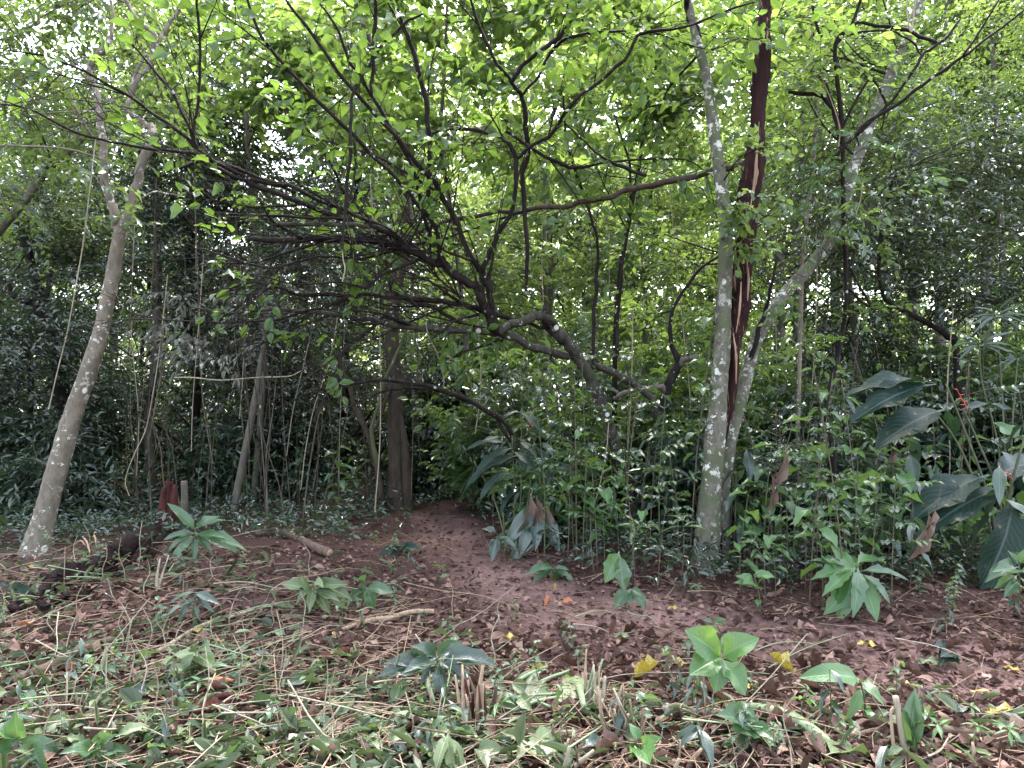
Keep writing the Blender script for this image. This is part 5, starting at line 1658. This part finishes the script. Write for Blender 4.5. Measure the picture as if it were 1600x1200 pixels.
r, org = log('fallen_branch', 'thick brown cut branch with a pale end lying by the path', 'branch', [(400, 838), (440, 838), (468, 848), (495, 862), (515, 871)], [.03, .035, .038, .042, .045], 'stick', .08, 10, .1, None, True)
e = G(515, 871) + [0, 0, .041]
dv = norm(G(515, 871) - G(495, 862))
quick_tube('cut_face', r, [e, e + dv * .006], [.036, .035], 'palewood', 10, 3, 0, org)
log('fallen_branch', 'shorter cut branch lying just behind the thick brown branch', 'branch', [(400, 833), (430, 834), (460, 842), (482, 838)], [.02, .03, .034, .036], 'stick', .08, 8, .1)
log('fallen_branch', 'pinkish barked stick lying across the litter left of the path', 'branch', [(535, 985), (575, 975), (610, 970), (640, 962), (678, 960)], [.012, .02, .02, .018, .02], 'straw', .15, 8, .1)
log('fallen_branch', 'long straight pale stick slanting through the cut weeds', 'branch', [(215, 1040), (255, 1018), (310, 985), (350, 972), (400, 960), (440, 950)], [.012, .013, .013, .012, .010], 'straw2', .1, 8, -.6)
log('fallen_branch', 'dark brown stick lying along the bottom left weeds', 'branch', [(110, 1128), (170, 1130), (230, 1134), (262, 1136)], [.014, .018, .018, .016], 'stick', .08, 8, -.2)
log('fallen_branch', 'dark rough branch lying in chopped weeds on the left', 'branch', [(20, 1075), (60, 1060), (110, 1035), (150, 1015), (190, 1000)], [.03, .035, .035, .03, .02], 'stick', .2, 8, .1)
log('fallen_branch', 'grey-green cut pole end on the ground near the red wood', 'branch', [(205, 1160), (245, 1152), (285, 1146)], [.02, .022, .02], 'bark_grey', .06, 8, 0)
log('fallen_branch', 'lichen-mottled branch lying behind the five-leaved seedling', 'branch', [(1000, 1108), (1040, 1112), (1080, 1120), (1130, 1124), (1160, 1120)], [.012, .018, .02, .022, .02], 'bark_pale', .12, 8, -.1)
log('fallen_branch', 'dark brown branch across the bottom right litter', 'branch', [(1400, 1140), (1460, 1146), (1520, 1152), (1610, 1160)], [.016, .018, .018, .016], 'stick', .1, 8, 0)
log('fallen_branch', 'thin dark stick pointing towards the red wood', 'branch', [(1190, 1165), (1260, 1160), (1330, 1155), (1390, 1140), (1420, 1128)], [.01, .014, .014, .012, .01], 'stick', .1, 8, 0)
log('fallen_branch', 'flattened straw-coloured cut stem lying across the bottom centre', 'branch', [(800, 1152), (840, 1154), (880, 1152), (910, 1150)], [.014, .016, .015, .012], 'straw', .1, 8, -.2)
r, org = log('broken_log', 'split orange-red rotten branch in the weeds at lower left', 'log', [(262, 1148), (300, 1128), (340, 1112), (385, 1100)], [.02, .04, .04, .03], 'redwood', .3, 10, .2, None, True)
for a, b in ((318, 1092), (330, 1096), (350, 1110), (340, 1085)):
    p = G(a, b) + [0, 0, .07]
    quick_tube('splinter', r, [p - [.06, .02, .02], p, p + [.07, .02, -.01]], [.008, .02, .006], 'redwood' if a % 4 else 'orange', 6, 8, .3, org)
log('broken_log', 'short red-brown rotten piece in the middle of the litter', 'log', [(502, 1042), (522, 1032), (544, 1024)], [.03, .036, .026], 'redwood', .25, 8, .1)

# the green cut cane with a node
r, org = log('cut_cane', 'thick pale green cut cane with a dark node lying near the bottom right', 'cut cane', [(1172, 1112), (1205, 1122), (1235, 1132), (1265, 1150), (1300, 1172)], [.022, .03, .032, .03, .02], 'cane', .03, 12, .0, None, True)
for a, b in ((1232, 1131), (1240, 1135)):
    p = G(a, b) + [0, 0, .031]
    quick_tube('node', r, [p - [.004, 0, -.002], p + [.006, -.002, -.003]], [.035, .036], 'rotten' if a == 1240 else 'cane', 12, 3, .02, org)

# the cut stalk with a folded green blade on the right
org = G(1418, 1185)
d0 = org[1]
r = thing('cut_stalk', org, 'cut pale stalk with folded green blades standing at the bottom right', 'cut plant')
quick_tube('stalk', r, [org + [0, 0, -.03], P(1408, 1140, d0), P(1399, 1088, d0)], [.014, .013, .012], 'straw2', 8, 12, .05, org)
quick_tube('stalk', r, [org + [-.05, 0, -.03], P(1392, 1120, d0), P(1396, 1105, d0)], [.008, .006], 'straw', 6, 8, .05, org)
for b, t, u in (((1420, 1170), (1428, 1095), [-.5, -.8, .1]), ((1424, 1165), (1452, 1105), [.4, -.8, .3]), ((1420, 1180), (1395, 1195), [0, -.5, .8]), ((1428, 1185), (1440, 1120), [.7, -.7, .1])):
    px_leaf(r, org, (b[0], b[1], d0), (t[0], t[1], d0 - .05), u, 'long', 'plant', 1.3)

# shredded, cut-off clumps of stalks
def stub(px, py, label, n, h, spread, mats, lean=.25, rr=(.005, .012), group=None):
    org = G(px, py)
    r = thing('cut_clump', org, label, 'cut plant', group)
    for k in range(n):
        a, q_ = g.uniform(0, 6.28), spread * math.sqrt(g.uniform(0, 1))
        b = np.array([q_ * math.cos(a), q_ * math.sin(a), -.03])
        hh = h * g.uniform(.5, 1.1)
        t = b + np.array([g.normal(0, lean) * hh, g.normal(0, lean) * hh, hh])
        q0 = g.uniform(*rr)
        quick_tube('stalk', r, [b, (b + t) / 2 + g.normal(0, .008, 3), t], [q0, q0, q0 * .5], mats[k % len(mats)], 6, 7, .2)
    return r


stub(742, 1140, 'tall frayed reddish-brown cut clump of stalks, bottom centre', 16, .30, .07, ['straw', 'stick', 'straw', 'redwood'], .16, (.006, .014))
stub(985, 1165, 'splayed straw-coloured cut stalks at the bottom right of centre', 14, .26, .09, ['straw', 'straw2', 'stick'], .3, (.005, .012))
stub(925, 1105, 'upright split cut stems with one green strip, bottom centre', 8, .27, .05, ['straw2', 'straw', 'cane'], .12, (.006, .013))
stub(1040, 1195, 'short pale cut stubs at the very bottom edge', 12, .14, .12, ['straw2', 'straw'], .25)
stub(955, 1130, 'brown broken stubs between two straw clumps', 7, .2, .05, ['stick', 'straw'], .35, (.006, .012))
stub(105, 1120, 'sheaf of pale dead stems in the lower left weeds', 9, .22, .1, ['straw2', 'straw'], .3, (.003, .006))
stub(470, 1165, 'loose bundle of straw stems left of the large pale leaf', 12, .17, .12, ['straw', 'straw2'], .6, (.003, .007))
stub(870, 1195, 'broken pale stems at the bottom edge left of centre', 9, .15, .1, ['straw', 'stick', 'straw2'], .5)
stub(1515, 1190, 'reddish dry stub near the bottom right corner', 3, .13, .02, ['straw'], .1, (.008, .013))
stub(245, 925, 'thin grey dead stem leaning in front of the black log', 2, .32, .01, ['straw2'], .18, (.008, .012))

# pale green cut leaf stalks fanned in the litter
r = thing('cut_leaf', G(830, 1110), 'torn pale green banana-like leaf with split stalks, bottom centre', 'cut leaf')
o0 = np.array(r.location)
for a, b, e, f, w in ((800, 1085, 855, 1062, .011), (812, 1098, 892, 1068, .010), (800, 1128, 870, 1112, .009), (795, 1104, 860, 1128, .010), (752, 1118, 870, 1106, .008), (905, 1090, 912, 1128, .02)):
    p0, p1 = G(a, b) + [0, 0, .05], G(e, f) + [0, 0, .07]
    quick_tube('stalk', r, [p0, (p0 + p1) / 2 + [0, 0, .01], p1], [w, w * .7], 'cane', 6, 8, .05, o0)
for a, b, e, f in ((845, 1070, 800, 1092), (850, 1085, 825, 1115), (760, 1105, 800, 1110), (900, 1075, 912, 1135)):
    p0, p1 = G(a, b) + [0, 0, .07], G(e, f) + [0, 0, .05]
    leaf_obj(r, 'long', 'cut', p0, p1 - p0, [0, -.4, .9], np.linalg.norm(p1 - p0) * 1.2, origin=o0, wscale=1.3)

# ------------------------------------------------------------------ fallen leaves and litter
def fallen(px, py, name, label, cat, tm, mat, size, ang=None, tilt=.25, ws=1.0, group=None, lift=.015):
    p = G(px, py) + [0, 0, lift]
    a = g.uniform(0, 6.283) if ang is None else ang
    o = leaf_obj(None, tm, mat, p, [math.cos(a), math.sin(a), g.uniform(-.1, .2)], [g.normal(0, tilt), g.normal(0, tilt), 1], size, name, None, ws)
    o.location.z += 0.01
    return tag(o, label, cat, group)


YL = 'yellow leaves fallen on the litter'
for px, py, s, a, lab in ((1072, 1042, .17, 3.3, 'yellow-green fallen leaf left of the five-leaved seedling'), (985, 1068, .20, .0, 'long bright yellow fallen leaf on the litter above the cut stems'),
                          (1148, 1085, .16, .3, 'yellow fallen leaf under the five-leaved seedling'), (1372, 1016, .17, 3.0, 'dull yellow fallen leaf on the bare path'),
                          (1592, 1121, .22, 3.2, 'large bright yellow torn leaf at the right edge of the path'), (462, 1072, .13, .4, 'round bright yellow leaf among cut weeds'),
                          (416, 1078, .10, .4, 'small yellow leaf left of the round yellow leaf'), (1424, 1076, .10, 2.6, 'narrow yellow leaf on the path above the cut stalk'),
                          (1488, 1098, .07, .0, 'tiny round yellow leaf on the path, right'), (296, 995, .13, .2, 'yellow leaf by the long pale stick'),
                          (352, 1010, .09, 3.1, 'small pale yellow leaf right of the yellowish seedling'), (865, 928, .09, 1.2, 'dark yellow leaf at the thicket foot beside the bend'),
                          (1060, 955, .11, 3, 'small yellow leaf at the path edge below the spotted trunks'), (825, 1062, .12, .2, 'ochre leaf beside the torn green leaf'),
                          (780, 1003, .16, .1, 'mottled yellow leaf on the near path edge'), (812, 935, .06, 1, 'small yellow leaf at the left path edge'),
                          (520, 998, .07, 1.6, 'yellow scrap of leaf by the pink stick'), (660, 953, .06, 1.5, 'round yellow leaflet in the path litter'),
                          (1550, 1088, .17, 2.8, 'pale yellow fallen leaf near the right path edge'), (1245, 1060, .19, 2.7, 'pale tan leaf on the path left of the bright shoot'),
                          (40, 890, .10, .2, 'yellow leaf at the foot of the pale forked tree'), (1595, 1055, .12, 2, 'yellow-brown leaf near the right edge')):
    fallen(px, py, 'yellow_leaf', lab, 'fallen leaf', ['flat', 'curled', 'long', 'flat'][int(px) % 4], 'yellow', s * .8, a, .2)
fallen(900, 946, 'orange_leaf', 'orange-brown fallen leaf at the far edge of the path', 'fallen leaf', 'elliptic', 'orange', .13, 3.1)
fallen(850, 954, 'orange_leaf', 'small rusty orange leaf beside the path bend', 'fallen leaf', 'curled', 'orange', .10, 1)
fallen(48, 995, 'orange_leaf', 'bright orange leaf on the chopped weeds at the left edge', 'fallen leaf', 'ovate', 'orange', .13, 2.6, .6, lift=.07)
for px, py, s, a, tm, ws, lab in ((655, 1150, .36, 3.25, 'flat', 1.1, 'very large pale green cut leaf lying flat at the bottom'), (650, 1030, .24, 3.2, 'long', 1.2, 'long grey-green leaf lying beside the dark clump'),
                                  (545, 1135, .16, .3, 'flat', 1, 'pale leaf half under the very large cut leaf'), (800, 1190, .26, .1, 'flat', 1.4, 'broad bright green leaf at the bottom edge, centre'),
                                  (1290, 1195, .26, .4, 'ovate', 1.2, 'broad pale ribbed leaf at the bottom right'), (1205, 1185, .16, 1.6, 'ovate', 1, 'grey-green oval leaf at the bottom right'),
                                  (985, 1005, .11, 2.9, 'flat', .8, 'whitish narrow leaf lying on the bare path'), (980, 1003, .07, 2.4, 'flat', 1, 'small green leaf beside the whitish narrow leaf'),
                                  (880, 1085, .12, 3, 'long', 1, 'green strip lying by the split stems'), (1470, 1045, .14, 3, 'flat', 1, 'pale green leaf lying on the right bank'),
                                  (1370, 1080, .13, 2.8, 'flat', 1, 'grey-green leaf behind the cut stalk'), (1490, 1150, .13, 1.2, 'ovate', 1, 'light green leaf near the bottom right corner')):
    fallen(px, py, 'cut_leaf', lab, 'fallen leaf', tm, 'cut', s, a, .15, ws, None, .03)


def screen_scatter(n, x0, x1, y0, y1):
    px, py = g.uniform(x0, x1, n), g.uniform(y0, y1, n)
    dx, dz = (px - 800) / FPX, (600 - py) / FPX
    y, z = CP - dz * SP_, SP_ + dz * CP
    t = -CAMZ / z
    for _ in range(3):
        t = (gz(dx * t, y * t) - CAMZ) / z
    return px, py, np.stack([dx * t, y * t, gz(dx * t, y * t)], -1)


def greenness(px, py):
    """where the chopped green weeds lie in the clearing"""
    a = np.clip((760 - px + (py - 900) * .9) / 300, 0, 1) * np.clip((py - np.where(px < 330, 795, 850)) / 60, 0, 1)
    b = np.clip((py - 1075) / 60, 0, 1) * .3
    return np.maximum(a, b)


GL = [(1120, 1060, 'the five-leaved seedling'), (742, 1120, 'the frayed brown clump'), (1230, 1130, 'the green cut cane'), (1415, 1150, 'the cut stalk'),
      (985, 1150, 'the splayed straw stalks'), (620, 1160, 'the very large pale leaf'), (310, 1030, 'the yellowish seedling'), (140, 900, 'the black rotten log'),
      (490, 930, 'the heaped cut leaves'), (1330, 940, 'the jagged-leaved plant'), (690, 1045, 'the dark broad-leaved clump'), (80, 1170, 'the bottom left weeds'),
      (900, 945, 'the orange path leaf'), (330, 1120, 'the split red branch'), (120, 1040, 'the dark rough branch'), (1560, 1100, 'the torn yellow leaf'),
      (1110, 930, 'the spotted twin trunks'), (305, 930, 'the hanging-leaflet plant'), (1540, 980, 'the paddle-leaved plant'), (600, 980, 'the pinkish stick'), (470, 1100, 'the round yellow leaf'),
      (860, 1050, 'the ochre leaf'), (1340, 1060, 'the single-bladed shoot')]


def near(px, py):
    return ' near ' + min(GL, key=lambda t: (t[0] - px) ** 2 + (1.6 * (t[1] - py)) ** 2)[2]


# 300 brown leaves and 200 chopped green leaves that show largest
px, py, p = screen_scatter(900, 0, 1600, 880, 1200)
pd = path_dist(p[:, 0], p[:, 1])
k_ = 0
for i in np.argsort(-py):
    if k_ >= 260:
        break
    if g.uniform() < (.35 if pd[i] < .9 else .3) or g.uniform() < greenness(px[i], py[i]) * .6:
        continue
    onp = pd[i] < 1.0
    tm = ['curled', 'elliptic', 'curled_long', 'curled'][k_ % 4]
    o = leaf_obj(None, tm, 'litter2' if k_ % 3 == 0 else 'litter', p[i] + [0, 0, .02], [g.normal(), g.normal(), g.uniform(-.1, .3)], [g.normal(0, .35), g.normal(0, .35), 1], g.uniform(.06, .13), 'fallen_leaf')
    tag(o, ('pale ' if k_ % 3 == 0 else 'dark ') + ['curled brown', 'oval brown', 'long twisted brown', 'curled brown'][k_ % 4] + ' dead leaf on the ' + ('path' if onp else 'litter') + near(px[i], py[i]), 'fallen leaf', 'brown leaves on the path' if onp else 'brown leaves beside the path')
    k_ += 1
px, py, p = screen_scatter(1500, 0, 1600, 870, 1200)
gr = greenness(px, py)
k_ = 0
for i in np.argsort(-py + g.uniform(0, 260, len(py))):
    if k_ >= 230:
        break
    if g.uniform() > gr[i]:
        continue
    tm = ['elliptic', 'flat', 'long', 'ovate'][k_ % 4]
    o = leaf_obj(None, tm, ['cut', 'cut', 'plant', 'bluish'][(k_ // 3) % 4], p[i] + [0, 0, g.uniform(.03, .09)], [g.normal(), g.normal(), g.uniform(-.3, .3)], [g.normal(0, .5), g.normal(0, .5), 1], g.uniform(.07, .16), 'cut_leaf')
    lf = px[i] < 760
    tag(o, ['pale', 'pale', 'mid', 'bluish'][(k_ // 3) % 4] + ' green ' + ['oval', 'broad flat', 'long narrow', 'heart-shaped'][k_ % 4] + ' chopped leaf lying' + near(px[i], py[i]), 'fallen leaf', 'chopped green leaves in the clearing')
    k_ += 1

# the rest of the litter: nobody could count it
px, py, p = screen_scatter(42000, -500, 2100, 775, 1330)
pd = path_dist(p[:, 0], p[:, 1])
keep = g.uniform(0, 1, len(px)) < np.where(pd < .75, np.where(py < 910, .8, .5), .95)
p = p[keep]
n = len(p)
d = np.stack([g.normal(size=n), g.normal(size=n), g.normal(0, .3, n)], -1)
u = np.stack([g.normal(0, .5, n), g.normal(0, .5, n), np.ones(n)], -1)
sz = g.uniform(.018, .075, n) * (1 + .5 * (g.uniform(0, 1, n) > .85))
T_ = simple(.55)
T_[0][:, 2] *= g.choice([1.6])
V, Q, U = scatter(T_, p + np.array([0, 0, .004]) + np.stack([np.zeros(n), np.zeros(n), g.uniform(0, .02, n)], -1), frames(d, u), sz)
o = link('leaf_litter', mesh_from('leaf_litter', V, Q, M['litter'], None, False))
tag(o, 'carpet of small brown leaf fragments over the forest floor', 'leaf litter', None, 'stuff')

px, py, p = screen_scatter(28000, -400, 2000, 790, 1330)
keep = g.uniform(0, 1, len(px)) < greenness(px, py) * .55 * np.clip(vnoise(p[:, 0] * 1.8, p[:, 1] * 1.8) * 2.6 - .6, .06, 1)
p = p[keep]
n = len(p)
d = np.stack([g.normal(size=n), g.normal(size=n), g.normal(0, .4, n)], -1)
u = np.stack([g.normal(0, .7, n), g.normal(0, .7, n), np.ones(n)], -1)
on_log = np.array([G(30 + 225 * t + g.uniform(-20, 20), 945 - 110 * t + g.uniform(-10, 30)) + [0, 0, g.uniform(.08, .16)] for t in g.uniform(0, 1, 90)])
m_ = len(on_log)
z_ = np.concatenate([g.uniform(.01, .08, n), np.zeros(m_)])
p = np.vstack([p, on_log]) + np.stack([z_ * 0, z_ * 0, z_], -1)
n += m_
d = np.vstack([d, g.normal(size=(m_, 3)) * [1, 1, .4]])
u = np.vstack([u, g.normal(size=(m_, 3)) * .5 + [0, 0, 1]])
lg = g.uniform(0, 1, n) < .2
sz = np.where(lg, g.uniform(.06, .2, n), np.exp(g.normal(-2.95, .42, n)))
sc3 = np.stack([sz * np.where(lg, .36, 1.0), sz, sz], -1)
V, Q, U = scatter(simple(.42), p, frames(d, u), sc3)
o = link('chopped_weeds', mesh_from('chopped_weeds', V, Q, M['cutstuff'], None, False))
tag(o, 'chopped grey-green weeds strewn over the near ground', 'cut weeds', None, 'stuff')

# crumbs of earth on the bare path
px, py, p = screen_scatter(26000, -500, 2100, 830, 1330)
pd = path_dist(p[:, 0], p[:, 1])
p = p[(pd < 1.4) & (g.uniform(0, 1, len(px)) < .75)]
n = len(p)
cube = (np.array([[x_, y_, z_] for z_ in (-.5, .6) for y_ in (-.5, .5) for x_ in (-.5, .5)]) * [1, .8, .7] + g.normal(0, .08, (8, 3)),
        np.array([[0, 2, 3, 1], [4, 5, 7, 6], [0, 1, 5, 4], [2, 6, 7, 3], [0, 4, 6, 2], [1, 3, 7, 5]]))
dd2 = g.normal(size=(n, 3))
V, Q, U = scatter(cube, p, frames(dd2, g.normal(size=(n, 3))), np.exp(g.normal(-4.75, .5, n)))
o = link('soil_crumbs', mesh_from('soil_crumbs', V, Q, M['soil'], None, False))
at_ = o.data.attributes.new('bare', 'FLOAT', 'POINT')
at_.data.foreach_set('value', np.repeat(g.uniform(0, 1, n), 8).astype(np.float32))
tag(o, 'crumbs of red-brown earth scattered over the bare path', 'soil', None, 'stuff')

# stems: long thin pale ones lying about, 150 of their own and the rest together
protos = []
for k in range(6):
    L = .5
    pts = np.array([[-L / 2, 0, 0], [-L / 6, g.normal(0, .022), g.normal(.015, .015)], [L / 6, g.normal(0, .022), g.normal(.015, .015)], [L / 2, 0, g.uniform(-.02, .04)]])
    mb = MB()
    mb.tube(spline(pts, 9), np.linspace(.0045, .002, 9), 5, .15, True, g)
    protos.append(mb)
pmesh = {}
px, py, p = screen_scatter(700, -20, 1620, 840, 1200)
k_ = 0
for i in range(len(px)):
    if k_ >= 190:
        break
    w_ = max(greenness(px[i], py[i]), .12)
    if g.uniform() > w_:
        continue
    key = (k_ % 6, ['straw2', 'straw', 'stick', 'straw2', 'cane'][k_ % 5])
    if key not in pmesh:
        pmesh[key] = protos[key[0]].build('dry_stem', M[key[1]])
    o = link('dry_stem', pmesh[key], None, p[i] + [0, 0, g.uniform(.015, .06)])
    o.rotation_euler = (g.normal(0, .12), g.normal(0, .22), g.normal(.35, .8))
    o.scale = [g.uniform(.5, 2.4), 1, 1]
    lf = px[i] < 760
    tag(o, ['thin pale', 'thin straw-coloured', 'thin brown', 'thin pale', 'thin greenish'][k_ % 5] + ' cut stem lying' + near(px[i], py[i]), 'dry stem', 'cut stems lying in the clearing')
    k_ += 1
mb = MB()
px, py, p = screen_scatter(4600, -300, 1900, 800, 1320)
for i in range(len(px)):
    if g.uniform() > max(greenness(px[i], py[i]) * .6, .14, .9 * float(690 < px[i] < 1150 and py[i] > 1080)):
        continue
    L = g.uniform(.08, .4) * (1.8 if i % 6 == 0 else 1)
    a = g.normal(.35, .9)
    dv = np.array([math.cos(a), math.sin(a), g.normal(0, .2)]) * L / 2
    q0 = p[i] + [0, 0, g.uniform(.01, .07)]
    mb.tube(np.array([q0 - dv, q0 + g.normal(0, .014, 3), q0 + dv]), [.0024, .0024, .0012], 3)
o = link('twig_litter', mb.build('twig_litter', M['straw']))
tag(o, 'scattered thin dry twigs and straw on the forest floor', 'twig litter', None, 'stuff')
# upright thin cut stems in the weeds
k_ = 0
px, py, p = screen_scatter(400, 0, 1600, 880, 1195)
for i in range(len(px)):
    if k_ >= 60 or g.uniform() > greenness(px[i], py[i]):
        continue
    key = (k_ % 6, ['straw2', 'straw', 'straw2'][k_ % 3])
    if key not in pmesh:
        pmesh[key] = protos[key[0]].build('dry_stem', M[key[1]])
    sc = g.uniform(.35, .8)
    o = link('standing_stem', pmesh[key], None, p[i] + [0, 0, .22 * sc])
    o.rotation_euler = (0, -math.pi / 2 + g.normal(0, .2), g.uniform(0, 6.28))
    o.scale = (sc, 1, 1)
    lf = px[i] < 760
    tag(o, ['thin pale', 'thin straw-coloured', 'thin pale'][k_ % 3] + ' cut stem standing upright' + near(px[i], py[i]), 'dry stem', 'cut stems standing in the clearing')
    k_ += 1

for protos_, unused in ((PT, first), (SH, firsts), (SPS, fs), (WEED, fw)):      # kinds that were not placed
    for o, u_ in zip(protos_, unused):
        if u_:
            for ch in KIDS.get(o.name, ()):
                bpy.data.objects.remove(ch)
            bpy.data.objects.remove(o)

# ------------------------------------------------------------------ labels that tell the copies apart
ORD = ['first', 'second', 'third', 'fourth', 'fifth', 'sixth', 'seventh', 'eighth', 'ninth', 'tenth', 'eleventh', 'twelfth', 'thirteenth', 'fourteenth', 'fifteenth', 'sixteenth', 'seventeenth', 'eighteenth']
for o, w_, px, py in WEEDS:
    PEND.append((o, w_ + near(px, py), px))
by = {}
for o, lab, x in PEND:
    by.setdefault(lab, []).append((x, o))
for lab, lst in by.items():
    lst.sort(key=lambda t: t[0])
    for k, (x, o) in enumerate(lst):
        if len(lst) == 1:
            o['label'] = lab
        elif len(lst) == 2:
            o['label'] = lab + (', the left one' if k == 0 else ', the right one')
        else:
            o['label'] = lab + ', ' + ORD[k] + ' from left'
print('objects', len(bpy.data.objects), 'tris', sum(2 * len(m.polygons) for m in bpy.data.meshes))
